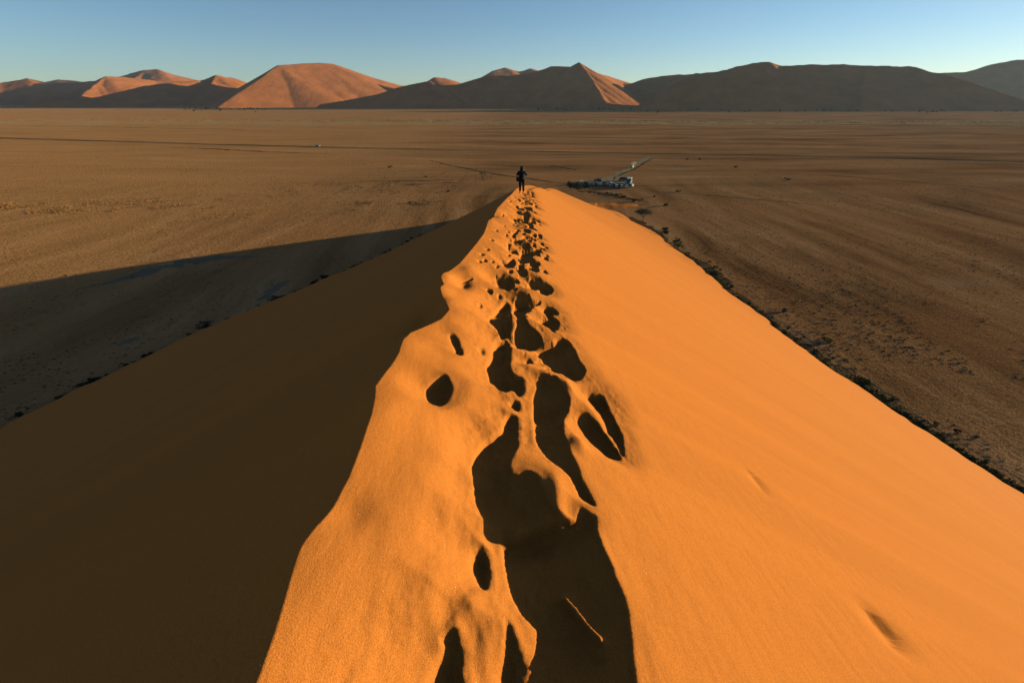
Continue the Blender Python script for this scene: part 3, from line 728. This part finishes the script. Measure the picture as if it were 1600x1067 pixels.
def trunk_mesh(name, h, r0, spread, seed, limbs=5, top=1.0):
    r = random.Random(seed); mb = MB(); f = r.uniform(.25, .35) * h
    mb.tube([(0, 0, -.2), (r.uniform(-.05, .05) * h, 0, f * .6), (r.uniform(-.06, .06) * h, r.uniform(-.05, .05) * h, f)], [r0, r0 * .8, r0 * .7], 6)
    for i in range(limbs):
        a = 2 * math.pi * i / limbs + r.uniform(-.4, .4); e = r.uniform(.6, 1.0) * spread; z = r.uniform(.75, 1.0) * h * top
        q = Vector((math.cos(a) * e, math.sin(a) * e, z)); mid = q * .5 + Vector((0, 0, (f - z * .1) * .3))
        mid.z = f + (z - f) * .45
        mb.tube([(0, 0, f * .9), mid, q], [r0 * .55, r0 * .33, r0 * .1], 5)
        for j in range(2):
            q2 = q + Vector((r.uniform(-.4, .4) * spread, r.uniform(-.4, .4) * spread, r.uniform(-.05, .2) * h))
            mb.tube([mid, (mid + q2) / 2 + Vector((0, 0, .05 * h)), q2], [r0 * .25, r0 * .14, r0 * .05], 4)
    return mb.mesh(name, M_BARK, True)
def plant(name, loc, crown, trunk, scale=1.0, rz=0.0, parts=('crown', 'trunk')):
    o = empty(name, loc, rz); o.scale = (scale,) * 3
    link(bpy.data.objects.new(parts[0], crown), o); link(bpy.data.objects.new(parts[1], trunk), o)
    return o

# single trees one can tell apart
def px_loc(px, py): x, y = on_plain(px, py); return (float(x), float(y), 0)
o = plant('thorn_tree', px_loc(755, 283), leaves_mesh('crown', M_DRY, 900, 3.0, 1.9, 4.3, .13, 1, 22, .8), trunk_mesh('trunk', 5.6, .16, 2.6, 1, 7))
tag(o, 'sparse lone tree on the plain beyond the left of the ridge', 'tree')
for px, py, rr, hh, sd, lab in [(891, 297, 2.7, 4.6, 2, 'dark bushy tree on the left edge of the clump by the parked cars'), (903, 300, 3.4, 5.6, 3, 'largest dark tree in the middle of the clump by the parked cars'),
                                (915, 297, 2.6, 4.2, 4, 'dark tree of the clump standing nearest the parked cars')]:
    o = plant('thorn_tree', px_loc(px, py), leaves_mesh('crown', M_DARK, 2600, rr, hh * .42, hh * .58, .17, sd, 26), trunk_mesh('trunk', hh * .9, .17, rr * .8, sd, 6))
    tag(o, lab, 'tree', 'dark trees by the parked cars')
o = plant('thorn_tree', px_loc(1004, 345), leaves_mesh('crown', M_LEAF, 3200, 3.6, 1.9, 3.2, .15, 6, 34, .9), trunk_mesh('trunk', 4.4, .16, 3.0, 6, 8))
tag(o, 'wide grey green thorn tree in the bay of the dune nose', 'tree')
shrub_parts = ('foliage', 'stem')
def shrub_meshes(mt, n, rr, hh, leaf, seed, cl=14):
    st = MB(); r = random.Random(seed)
    for i in range(7):
        a = r.uniform(0, 6.28); e = r.uniform(.3, .8) * rr
        st.tube([(0, 0, -.05), (math.cos(a) * e * .45, math.sin(a) * e * .45, hh * .45), (math.cos(a) * e, math.sin(a) * e, hh * r.uniform(.6, .9))], [.035 * hh, .022 * hh, .008 * hh], 4)
    return leaves_mesh('foliage', mt, n, rr, hh * .55, hh * .45, leaf, seed, cl), st.mesh('stem', M_BARK, True)
# where the dune meets the plain
_ys = np.linspace(35, 205, 341)
def foot(side):
    out = []
    for y in _ys:
        xs = np.linspace(5, 90, 1700) if side > 0 else np.linspace(-5, -110, 1700)
        z = dune_face(xs, np.full_like(xs, y)); i = np.argmax(z < 0.05); out.append(xs[i])
    return np.array(out)
FOOT_R, FOOT_L = foot(1), foot(-1)
def foot_r(y): return float(np.interp(y, _ys, FOOT_R))
def foot_l(y): return float(np.interp(y, _ys, FOOT_L))
for (y, off, rr, hh, mt, sd, lab) in [(151, 1.6, 2.1, 2.7, M_GREEN, 11, 'tall yellow green shrub at the dune foot near the thorn tree'), (157, 3.4, 1.4, 1.9, M_GREEN, 12, 'smaller yellow green shrub beside the tall one at the dune foot'),
                                      (67.5, .9, 1.7, 1.5, M_GREEN, 13, 'broad green shrub at the edge of the sunlit dune foot'), (168, 2.5, 1.6, 1.5, M_DARK, 14, 'dark shrub at the dune foot between the thorn tree and the tall shrub'),
                                      (174, 5.5, 1.3, 1.2, M_DARK, 15, 'low dark shrub beneath the wide thorn tree')]:
    f, st = shrub_meshes(mt, 1500, rr, hh, .11, sd, 18)
    o = plant('shrub', (foot_r(y) + off, y, 0), f, st, parts=shrub_parts); tag(o, lab, 'shrub')
for (px, py, rr, hh, sd, lab) in [(322, 517, 1.9, 1.9, 21, 'arched dark shrub at the shaded dune foot'), (432, 470, 2.2, 1.1, 22, 'flat dark shrub at the shaded dune foot beside a pale clay patch'),
                                  (152, 606, 1.3, .8, 23, 'low dark shrub on the shaded dune foot away from the clay patches'), (508, 437, 1.4, .9, 24, 'dark shrub at the shaded dune foot where the dune shadow narrows')]:
    f, st = shrub_meshes(M_DARK, 1100, rr, hh, .11, sd, 16); p = px_loc(px, py)
    z = max(0.0, float(dune_face(np.array(p[0]), np.array(p[1]))))
    o = plant('shrub', (p[0], p[1], z), f, st, parts=shrub_parts); tag(o, lab, 'shrub')
yy_ = np.linspace(38, 196, 150)
fx_ = np.array([foot_r(q) for q in yy_]); fx_ = np.convolve(np.pad(fx_, 4, 'edge'), np.ones(9) / 9, 'valid')
strip('foot_soil', np.stack([fx_ + .9 + .8 * np.sin(yy_ / 9), yy_], -1), [1.5, 3, 1.8, 3.4, 2, 3.8, 2.2], .025, M_SOIL, 'dark scrubby soil along the sunlit foot of the dune', .9)
# low bushes strewn along both feet of the dune
protos = []
for k, (mt, rr, hh) in enumerate([(M_DRY, .75, .6), (M_DARK, .9, .7), (M_TUFT, .8, .55), (M_DARK, .6, .75)]):
    f, st = shrub_meshes(mt, 420, rr, hh, .09, 31 + k, 11); protos.append((f, st))
def bush(x, y, k, s, lab, grp):
    z = max(0.0, float(dune_face(np.array(x), np.array(y))))
    o = plant('bush', (x, y, z - .03), *protos[k], scale=s, rz=random.uniform(0, 6.28), parts=shrub_parts); tag(o, lab, 'bush', grp)
for k in range(90):
    y = 40 + 105 * random.random() ** 1.5; off = abs(random.gauss(0, 1.1)) + .1
    if random.random() < .18: off += random.uniform(1, 7)
    bush(foot_r(y) + off, y, random.choice((0, 0, 0, 1, 2, 2, 3)), random.uniform(.3, 1.0) * (1 if random.random() < .85 else 1.8), 'low scrubby bush along the sunlit foot of the dune', 'bushes along the sunlit dune foot')
for k in range(40):
    y = random.uniform(54, 170); bush(foot_l(y) - abs(random.gauss(0, .8)) + .5, y, random.choice((1, 1, 3, 0)), random.uniform(.4, 1.2), 'low dark bush along the shaded foot of the dune', 'bushes along the shaded dune foot')
# shrubs out on the plain
for px, py in [(1074, 249.5), (1093, 250), (1040, 322), (985, 312), (966, 306), (973, 309), (990, 316), (1003, 312), (955, 304), (1022, 308), (948, 303), (1060, 300), (1150, 262), (1230, 281), (665, 277), (610, 262), (700, 300), (640, 318)]:
    f, st = protos[1]
    o = plant('bush', px_loc(px, py), f, st, scale=random.uniform(1.2, 2.0), rz=random.uniform(0, 6), parts=shrub_parts); tag(o, 'small dark bush alone on the open plain', 'bush', 'bushes on the open plain')
# trees at the foot of the far range
fc = [leaves_mesh('crown', M_DARK, 130, 3.6, 2.0, 3.4, .75, 70 + k, 9) for k in range(3)]; ft = [trunk_mesh('trunk', 4.2, .2, 2.2, 70 + k, 4) for k in range(3)]
for k in range(90):
    px = random.choice((random.uniform(285, 420), random.uniform(840, 1020), random.uniform(940, 1400), random.uniform(1100, 1600)))
    yb = 171.3 + max(0, (px - 800)) / 800 * 4.6
    py = yb + abs(random.gauss(0, .9)) + (.0 if random.random() < .8 else random.uniform(0, 4))
    i = random.randrange(3)
    o = plant('camelthorn_tree', px_loc(px, py), fc[i], ft[i], scale=random.uniform(.8, 1.6), rz=random.uniform(0, 6)); tag(o, 'tiny dark tree at the foot of the far dune range', 'tree', 'trees at the foot of the far dunes')

# dry grass: nobody could count it
def grass(name, pts, size, height, m, label, seed):
    r = np.random.default_rng(seed); P = np.array(pts); n = len(P); k = 7
    a = r.uniform(0, 2 * np.pi, (n, k)); sz = size * r.uniform(.5, 1.5, (n, 1)); ht = height * r.uniform(.5, 1.4, (n, k))
    off = r.uniform(-.7, .7, (n, k, 2)) * sz[..., None]
    c = P[:, None, :] + np.concatenate([off, np.zeros((n, k, 1))], -1)
    d = np.stack([np.cos(a), np.sin(a), 0 * a], -1) * sz[..., None] * .28
    lean = np.stack([r.normal(size=(n, k)), r.normal(size=(n, k)), 0 * a], -1) * sz[..., None] * .25
    V = np.stack([c - d, c + d, c + lean + np.stack([0 * a, 0 * a, ht], -1)], 2).reshape(-1, 3)
    o = link(bpy.data.objects.new(name, mesh_np(name, V, np.arange(len(V)).reshape(-1, 3), m, False))); tag(o, label, kind='stuff')
def area(n, x0, x1, y0, y1, seed, jit=1.5):   # scatter within a band of the plain, patchy
    r = np.random.default_rng(seed); out = []
    while len(out) < n:
        px = r.uniform(x0, x1); t = (px - x0) / (x1 - x0); py = r.normal((y0 + (y1 - y0) * t), jit)
        x, y = on_plain(px, py)
        if vnoise(np.array(x / 9), np.array(y / 14), seed) > -.05: out.append((float(x), float(y), 0))
    return out
grass('grass', area(900, -30, 140, 320, 326, 1, 3.0) + area(500, 40, 340, 333, 322, 2, 2.2) + area(500, 120, 420, 318, 309, 3, 3.0) + area(700, 420, 720, 300, 288, 4, 5.5) + area(300, 560, 700, 318, 318, 5, 2.0) + area(300, 600, 780, 284, 278, 6, 5) + area(250, 260, 560, 345, 325, 8, 7),
      .40, .26, M_STRAW, 'dry straw coloured grass in patches on the plain', 3)
grass('grass', area(2600, -40, 700, 187, 189.5, 9, 1.3) + area(2000, 600, 1640, 189, 192, 10, 1.6), 1.1, .8, M_STRAW, 'pale band of dry grass far out on the plain', 4)
gp = []
r_ = np.random.default_rng(5)
for _ in range(1500):
    y = 38 + 105 * r_.random() ** 1.6
    if vnoise(np.array(y / 5.0), np.array(2.0), 8) < -.08: continue
    x = foot_r(y) + abs(r_.normal(0, .7)) - .25; gp.append((x, y, max(0, float(dune_face(np.array(x), np.array(y)))) - .02))
grass('grass', gp, .22, .3, M_TUFT, 'olive grass growing along the sunlit foot of the dune', 6)

def spread(n, x0, x1, y0, y1, seed, sp=.9):
    r = np.random.default_rng(seed); px = r.uniform(x0, x1, n); py = y0 + (y1 - y0) * r.uniform(0, 1, n) ** sp
    x, y = on_plain(px, py); k = (fbm(x / 16, y / 30, seed, 4) > -.02) & ((x > np.interp(y, _ys, FOOT_R) + .5) | (x < np.interp(y, _ys, FOOT_L) - .5) | (y > 205))
    return [(float(a), float(b), 0.) for a, b in zip(x[k], y[k])]
grass('grass', spread(9000, -40, 1640, 180, 330, 21, 1.2) + spread(2500, -40, 700, 290, 660, 22) + spread(5000, 960, 1640, 290, 760, 23), .27, .17, M_STUB, 'sparse dead grass stubble all over the plain', 11)
grass('grass', spread(3500, -40, 1640, 182, 330, 31, 1.2) + spread(900, -40, 700, 290, 500, 32) + spread(1500, 960, 1640, 290, 760, 33), .26, .18, M_STRAW, 'single pale straw tufts dotted over the plain', 12)

# ------------------------------------------------------------------ VEHICLES
def paint(name, rgb): return mat(name, rgb, .55, .15)
M_WHITE = paint('white_paint', (.60, .50, .37)); M_SILVER = paint('silver_paint', (.22, .19, .15)); M_GREY = paint('grey_paint', (.16, .16, .17)); M_NAVY = paint('dark_paint', (.04, .045, .055)); M_OLIVE = paint('green_paint', (.06, .09, .06)); M_TEAL = paint('grey_green_paint', (.17, .19, .165))
M_GLASS = mat('window_glass', (.015, .015, .015), .4, .12); M_TYRE = mat('tyre_rubber', (.02, .02, .02), .9); M_RIM = mat('rim_metal', (.5, .5, .5), .35, .5, .6); M_LAMP = mat('headlight_glass', (.85, .85, .8), .1, .6); M_TAIL = mat('tail_light_red', (.4, .02, .02), .2); M_PLAST = mat('black_trim', (.03, .03, .03), .6)
def wheel(o, x, y, r, w=.24):
    s = 1 if x > 0 else -1
    t = MB(); t.tube([(x - s * w / 2, y, r), (x - s * w / 2 * .8, y, r), (x + s * w / 2 * .8, y, r), (x + s * w / 2, y, r)], [r * .9, r, r, r * .9], 16)
    wh = t.build('wheel', M_TYRE, o, True)
    rm = MB(); rm.tube([(x + s * (w / 2 + .002), y, r), (x + s * (w / 2 + .02), y, r)], [r * .62, r * .55], 12); rm.build('rim', M_RIM, wh, True)
def car(name, kind, m):
    o = empty(name, (0, 0, 0))
    if kind == 'suv':
        L, W, low, top = 4.7, 1.88, .45, 1.82
        prof = [(-2.35, .5), (-2.33, .95), (-2.28, 1.12), (-2.05, 1.76), (-1.8, 1.82), (.1, 1.82), (.35, 1.74), (.95, 1.14), (2.1, 1.04), (2.3, .92), (2.35, .5), (1.95, .42), (-1.95, .42)]
        zm = 1.3; ws = [(.38, 1.69, .93, 1.17)]; rw = (-2.26, 1.17, -2.07, 1.7); sides = [(-1.75, -.75), (-.68, .05)]; zb_, zt = 1.16, 1.66; wy = 1.42; wr = .38
    elif kind == 'pickup':
        L, W = 5.2, 1.88
        prof = [(-2.6, .6), (-2.58, 1.1), (-.55, 1.12), (-.4, 1.74), (-.2, 1.8), (.75, 1.8), (.95, 1.72), (1.45, 1.16), (2.4, 1.06), (2.58, .95), (2.6, .5), (2.1, .45), (-2.1, .5)]
        zm = 1.3; ws = [(.98, 1.67, 1.44, 1.19)]; rw = (-.53, 1.18, -.42, 1.66); sides = [(-.32, .4), (.47, .72)]; zb_, zt = 1.18, 1.64; wy = 1.6; wr = .38
    else:   # van
        L, W = 5.3, 1.98
        prof = [(-2.65, .5), (-2.63, 2.1), (-2.5, 2.3), (1.2, 2.3), (1.5, 2.2), (2.2, 1.35), (2.55, 1.2), (2.65, .9), (2.65, .5), (2.2, .42), (-2.2, .42)]
        zm = 1.5; ws = [(1.52, 2.14, 2.17, 1.4)]; rw = (-2.66, 1.35, -2.64, 2.0); sides = [(-2.3, -1.1), (-1.0, .2), (.3, 1.3)]; zb_, zt = 1.35, 1.95; wy = 1.65; wr = .36
    MB().prism(prof, -W / 2, W / 2, .16, zm).build('body', m, o, False, .03)
    for (y0, z0, y1, z1) in ws:
        wn = MB(); wi = W / 2 - .2; d = .045
        wn.add([(-wi, y0 + d, z0 + d), (wi, y0 + d, z0 + d), (W / 2 - .1, y1 + d, z1 + d), (-W / 2 + .1, y1 + d, z1 + d), (-wi, y0, z0), (wi, y0, z0), (W / 2 - .1, y1, z1), (-W / 2 + .1, y1, z1)],
               [(0, 1, 2, 3), (7, 6, 5, 4), (0, 4, 5, 1), (1, 5, 6, 2), (2, 6, 7, 3), (3, 7, 4, 0)]).build('windscreen', M_GLASS, o)
    y0, z0, y1, z1 = rw; wi = W / 2 - .22; d = .03
    MB().add([(-wi, y0 - d, z0), (wi, y0 - d, z0), (wi, y1 - d, z1), (-wi, y1 - d, z1), (-wi, y0 + d, z0), (wi, y0 + d, z0), (wi, y1 + d, z1), (-wi, y1 + d, z1)],
             [(0, 1, 2, 3), (7, 6, 5, 4), (0, 4, 5, 1), (1, 5, 6, 2), (2, 6, 7, 3), (3, 7, 4, 0)]).build('rear_window', M_GLASS, o)
    for (a, b) in sides:
        for s in (-1, 1):
            x = s * (W / 2 - .075)
            MB().box((x, (a + b) / 2, (zb_ + zt) / 2), (.17, b - a, zt - zb_)).build('window', M_GLASS, o, False, .02)
    for s in (-1, 1):
        for y in (-wy, wy): wheel(o, s * (W / 2 - .1), y, wr)
        MB().box((s * (W / 2 - .28), L / 2 - .02, .85), (.34, .1, .2)).build('headlight', M_LAMP, o, False, .02)
        MB().box((s * (W / 2 - .18), -L / 2 + .01, .98), (.18, .08, .26)).build('tail_light', M_TAIL, o, False, .02)
        MB().box((s * (W / 2 + .1), .75 if kind == 'suv' else 1.35, 1.2), (.2, .1, .16)).build('mirror', M_PLAST, o, False, .02)
    MB().box((0, L / 2 + .02, .55), (W * .96, .14, .22)).build('bumper', M_PLAST, o, False, .03)
    MB().box((0, -L / 2 - .02, .58), (W * .96, .14, .22)).build('bumper', M_PLAST, o, False, .03)
    return o
def overland_truck():
    o = empty('overland_truck', (0, 0, 0))
    MB().box((0, 0, .8), (2.2, 8.2, .35)).build('chassis', M_PLAST, o, False, .03)
    MB().prism([(2.5, .7), (2.5, 2.6), (2.7, 2.75), (3.6, 2.7), (4.0, 1.8), (4.1, .7)], -1.15, 1.15, .06, 2.0).build('cab', M_TEAL, o, False, .04)
    MB().box((0, 4.0, 2.2), (1.9, .12, .7)).build('windscreen', M_GLASS, o, False, .02)
    b = MB().box((0, -.85, 2.15), (2.4, 6.4, 2.3)).build('passenger_box', M_TEAL, o, False, .06)
    MB().box((0, -.85, 3.42), (2.44, 6.5, .3)).build('roof', M_WHITE, o, False, .06)
    for s in (-1, 1):
        for k in range(4): MB().box((s * 1.2, -3.2 + k * 1.55, 2.6), (.08, 1.3, .8)).build('window', M_GLASS, b, False, .02)
        for y in (-2.8, -1.6, 3.1): wheel(o, s * 1.05, y, .52, .34)
        MB().box((s * .8, 4.08, 1.1), (.4, .12, .26)).build('headlight', M_LAMP, o, False, .02)
    MB().box((0, -4.08, 2.5), (1.7, .1, .8)).build('rear_window', M_GLASS, o, False, .02)
    return o
P_ = {}; VN = [0]
def vehicle(kind, m, px, py, rz, lab, grp='vehicles parked below the dune'):
    name = {'suv': 'parked_car', 'pickup': 'pickup_truck', 'van': 'minibus'}[kind]
    key = (kind, m.name)
    if key not in P_: P_[key] = o = car(name, kind, m)
    else: o = copy_tree(P_[key])
    VN[0] += 1
    x, y, _ = px_loc(px, py + (.45 if VN[0] % 2 else -.55)); o.location = (x, y, .045); o.rotation_euler = (0, 0, R(rz)); o.name = name
    return tag(o, lab, {'suv': 'car', 'pickup': 'pickup', 'van': 'minibus'}[kind], grp)
vehicle('suv', M_WHITE, 909, 287.6, -62, 'white parked car nearest the dark tree clump')
vehicle('pickup', M_SILVER, 915.5, 289.3, -12, 'silver pickup second from the dark trees in the parked row')
vehicle('suv', M_SILVER, 924, 290.5, -8, 'silver parked car third from the dark trees in the row')
vehicle('suv', M_GREY, 931, 290.8, -12, 'dark grey parked car between the silver car and a white one')
vehicle('suv', M_WHITE, 938, 290.6, -10, 'white parked car in the middle of the row left of a silver pickup')
vehicle('pickup', M_SILVER, 944, 290.8, -8, 'silver pickup in the middle of the row between white car and minibus')
vehicle('van', M_WHITE, 954.3, 291.2, 5, 'tall white minibus standing in the parked row')
vehicle('suv', M_GREY, 959.5, 292.6, -5, 'dark grey parked car just right of the white minibus')
vehicle('suv', M_WHITE, 963, 293.6, -8, 'white parked car second to the right of the white minibus')
vehicle('pickup', M_NAVY, 967, 293.2, -8, 'black pickup in the row between two white parked cars')
vehicle('suv', M_WHITE, 970.8, 293.9, -8, 'white parked car between the black pickup and the navy car')
vehicle('suv', M_NAVY, 974.3, 293.0, -8, 'navy parked car in the row next to a white pickup')
vehicle('pickup', M_WHITE, 978, 293.4, -10, 'white pickup near the truck end of the parked row')
vehicle('suv', M_SILVER, 979.5, 290.3, 60, 'silver parked car in front of the overland truck')
vehicle('suv', M_WHITE, 983.5, 291.8, 40, 'white parked car at the end of the row below the truck')
vehicle('suv', M_OLIVE, 933.5, 284.6, 75, 'dark green car parked alone behind the row')
vehicle('van', M_SILVER, 973.2, 282.6, 70, 'silver minibus behind the row left of the truck')
vehicle('suv', M_WHITE, 977.3, 283.6, 60, 'white car behind the row close beside the truck')
o = overland_truck(); x, y, _ = px_loc(983, 287.8); o.location = (x, y, .05); o.rotation_euler = (0, 0, R(-20)); tag(o, 'tall grey green overland truck with white roof at the row end', 'truck', 'vehicles parked below the dune')
a, b = Vector(px_loc(987, 262)), Vector(px_loc(972, 270)); dv = b - a
o = vehicle('suv', M_WHITE, 987, 261.8, math.degrees(math.atan2(-dv.x, dv.y)), 'white car driving down the pale track trailing dust', 'cars on the move'); o.name = 'moving_car'
a, b = Vector(px_loc(497, 230)), Vector(px_loc(520, 230.6)); dv = b - a
o = vehicle('suv', M_WHITE, 497, 230.2, math.degrees(math.atan2(-dv.x, dv.y)), 'tiny white car far off on the plain road', 'cars on the move'); o.name = 'distant_car'
# dust behind the moving car
dm = bpy.data.materials.new('dust'); dm.use_nodes = True; nt = dm.node_tree; nt.nodes.clear(); ou = nt.nodes.new('ShaderNodeOutputMaterial'); pv = nt.nodes.new('ShaderNodeVolumePrincipled')
pv.inputs['Color'].default_value = (.9, .78, .6, 1); pv.inputs['Density'].default_value = .022; nt.links.new(pv.outputs[0], ou.inputs['Volume'])
me = bpy.data.meshes.new('dust'); bm = bmesh.new(); bmesh.ops.create_icosphere(bm, subdivisions=3, radius=1)
for v in bm.verts:
    n = 1 + .35 * float(fbm(np.array(v.co.x * 1.5 + v.co.z), np.array(v.co.y * 1.5), 4, 3)); v.co *= n
bm.to_mesh(me); bm.free(); me.materials.append(dm)
o = link(bpy.data.objects.new('dust', me)); a = Vector(px_loc(987, 262)); b = Vector(px_loc(996, 256)); o.location = a + (b - a).normalized() * 8 + Vector((0, 0, 1.9)); o.scale = (2.2, 8.0, 1.3); o.rotation_euler = (0, 0, math.atan2(-(b - a).x, (b - a).y)); tag(o, 'dust raised by the moving car', kind='stuff')

# ------------------------------------------------------------------ THE PHOTOGRAPHER
def skin(name, pts, edges, m, parent=None, levels=2):
    me = bpy.data.meshes.new(name); me.from_pydata([p[:3] for p in pts], edges, []); o = bpy.data.objects.new(name, me); COL.objects.link(o)
    o.modifiers.new('s', 'SKIN'); sd = me.skin_vertices[0].data
    for i, p in enumerate(pts):
        r = p[3]; sd[i].radius = (r, r) if not isinstance(r, tuple) else r; sd[i].use_root = (i == 0)
    u = o.modifiers.new('u', 'SUBSURF'); u.levels = u.render_levels = levels
    bpy.context.view_layer.update(); dg = bpy.context.evaluated_depsgraph_get()
    nm = bpy.data.meshes.new_from_object(o.evaluated_get(dg)); o.modifiers.clear(); o.data = nm; nm.materials.clear(); nm.materials.append(m)
    for p in nm.polygons: p.use_smooth = True
    bpy.data.meshes.remove(me); o.parent = parent
    return o
def person():
    M_SKIN = mat('skin', (.42, .24, .16), .6); M_JACKET = mat('dark_jacket', (.012, .014, .017), .85); M_TROUSER = mat('dark_trousers', (.014, .010, .014), .85); M_HAIR = mat('dark_hair', (.022, .009, .006), .6); M_SHOE = mat('pale_shoes', (.42, .38, .32), .7)
    fx, fy = march(815, 302, dune_face); fz = float(dune_face(np.array(fx), np.array(fy))); R0 = Vector((fx, fy, fz + .01))
    # body: pelvis 0
    pts = [(0, 0, .94, .13), (0, 0, 1.10, .115), (0, .01, 1.30, .135), (0, .015, 1.43, .09), (0, .02, 1.50, .05), (0, .035, 1.57, .062), (0, .04, 1.64, .088), (0, .03, 1.71, .062)]
    ed = [(i, i + 1) for i in range(7)]
    def add(p, to): pts.append(p); ed.append((to, len(pts) - 1)); return len(pts) - 1
    add((0, .135, 1.635, .014), 6)                                        # nose
    for s in (-1, 1): add((s * .088, .03, 1.645, .016), 6)                # ears
    for s, kx, ax in ((-1, -.095, -.10), (1, .10, .115)):
        h = add((s * .09, 0, .86, .085), 0); k = add((kx, .03, .48, .056), h); a = add((ax, -.03, .09, .036), k); t = add((ax + s * .01, .05, .035, .034), a); add((ax + s * .015, .13, .03, .026), t)
    for s, ex in ((-1, -.30), (1, .29)):
        sh = add((s * .165, 0, 1.40, .058), 3); e = add((ex, .08, 1.17, .042), sh); w = add((s * .13, .27, 1.42, .028), e); h = add((s * .09, .29, 1.49, .034), w)
        for q in range(4):
            b1 = add((s * (.075 - .002 * q), .315 - .012 * q, 1.505 + .018 * q, .0095), h); b2 = add((s * (.045), .335 - .010 * q, 1.510 + .018 * q, .0088), b1); add((s * (.022 + .004 * (q % 2)), .325 - .01 * q, 1.510 + .018 * q, .008), b2)
        th = add((s * .075, .262, 1.50, .011), h); add((s * .045, .245, 1.525, .009), th)
    o = skin('person', pts, ed, M_SKIN); o.location = R0; o.rotation_euler = (0, 0, R(-4)); K = .89; o.scale = (K * 1.17, K * 1.12, K)
    # clothing, worn over the body
    jp = [(0, 0, .80, .19), (0, 0, .98, .195), (0, 0, 1.14, .19), (0, .01, 1.30, .19), (0, .015, 1.41, .15), (0, .02, 1.49, .085)]
    je = [(i, i + 1) for i in range(5)]
    for s, ex in ((-1, -.30), (1, .29)):
        k = len(jp); jp += [(s * .175, 0, 1.40, .095), (ex, .08, 1.17, .075), (s * .15, .25, 1.395, .046)]; je += [(4, k), (k, k + 1), (k + 1, k + 2)]
    skin('jacket', jp, je, M_JACKET, o)
    tp = [(0, 0, .93, (.165, .125))]; te = []
    for s, kx, ax in ((-1, -.095, -.10), (1, .10, .115)):
        k = len(tp); tp += [(s * .095, 0, .84, .105), (kx, .03, .48, .078), (ax, -.03, .10, .068)]; te += [(0, k), (k, k + 1), (k + 1, k + 2)]
    skin('trousers', tp, te, M_TROUSER, o)
    skin('hair', [(0, .0, 1.665, .105), (0, .005, 1.735, .07), (0, -.04, 1.58, .10), (0, -.07, 1.45, .075), (0, -.085, 1.34, .045)], [(0, 1), (0, 2), (2, 3), (3, 4)], M_HAIR, o)
    for s, ax in ((-1, -.10), (1, .115)):
        skin('shoe', [(ax, -.06, .045, .05), (ax + s * .01, .05, .04, .05), (ax + s * .015, .15, .032, .038)], [(0, 1), (1, 2)], M_SHOE, o)
    tag(o, 'person in dark clothes seen from behind at the end of the ridge taking a photograph', 'person')
    # what the person carries
    M_BAG = mat('black_bag', (.010, .008, .010), .7); M_CAM = mat('camera_body', (.02, .02, .022), .4, .5)
    bag = empty('shoulder_bag', R0 + Vector((-.30, -.02, .80)) * K); bag.scale = (K, K, K)
    MB().box((0, 0, .14), (.17, .26, .28), .9).build('bag_body', M_BAG, bag, True, .035)
    MB().box((0, -.005, .235), (.185, .27, .09), .95).build('flap', M_BAG, bag, True, .02)
    MB().tube([(.0, -.10, .25), (.10, -.155, .42), (.26, -.165, .56), (.42, -.09, .72)], .016, 6).build('strap', M_BAG, bag, True)
    tag(bag, 'black shoulder bag hanging at the hip of the person', 'bag')
    c = empty('camera_body', R0 + Vector((.02, .335, 1.535)) * K); c.scale = (K, K, K)
    c.name = 'photo_camera'
    MB().box((0, 0, 0), (.135, .06, .09)).build('camera_housing', M_CAM, c, False, .01)
    ln = MB(); ln.tube([(0, .03, 0), (0, .05, 0), (0, .12, 0)], [.036, .038, .034], 14); ln.build('lens', M_CAM, c, True)
    tag(c, 'small black camera held up by the person', 'camera')
person()

# ------------------------------------------------------------------ AIR
hz = bpy.data.materials.new('haze'); hz.use_nodes = True; nt = hz.node_tree; nt.nodes.clear(); ou = nt.nodes.new('ShaderNodeOutputMaterial'); pv = nt.nodes.new('ShaderNodeVolumePrincipled')
pv.inputs['Color'].default_value = (.62, .76, 1, 1); pv.inputs['Density'].default_value = HAZE; pv.inputs['Anisotropy'].default_value = .2; nt.links.new(pv.outputs[0], ou.inputs['Volume'])
hb = MB().box((0, 5500, 254), (15000, 17000, 510)); o = hb.build('haze', hz); tag(o, 'thin dusty air', kind='stuff')

# ------------------------------------------------------------------ CAMERA, SUN, SKY, AIR
cam = bpy.data.cameras.new('camera'); co = link(bpy.data.objects.new('camera', cam)); sc.camera = co
cam.sensor_width = 36; cam.lens = F_PX / 1600 * 36; cam.clip_end = 40000; cam.clip_start = .05
co.location = (0, 0, CAM_H); co.rotation_euler = (math.pi / 2 - PITCH, 0, 0)
sun = bpy.data.lights.new('sun', 'SUN'); sun.energy = 4.2; sun.angle = R(.4); sun.color = (1, .98, .60)
so = link(bpy.data.objects.new('sun', sun)); so.rotation_euler = Vector(SUN).to_track_quat('Z', 'Y').to_euler()
w = bpy.data.worlds.new('World'); sc.world = w; w.use_nodes = True
nt = w.node_tree; sky = nt.nodes.new('ShaderNodeTexSky'); sky.sky_type = 'NISHITA'; sky.sun_disc = False
sky.sun_elevation = SUN_EL; sky.sun_rotation = SUN_AZ; sky.air_density = .75; sky.dust_density = .2; sky.ozone_density = 2.3; sky.altitude = 600
bg = nt.nodes['Background']; bg.inputs['Strength'].default_value = .087
nt.links.new(sky.outputs['Color'], bg.inputs['Color'])
sc.view_settings.view_transform = 'Standard'; sc.view_settings.look = 'None'; sc.view_settings.gamma = 1; sc.view_settings.exposure = .90
sc.cycles.use_denoising = True; sc.cycles.diffuse_bounces = 0
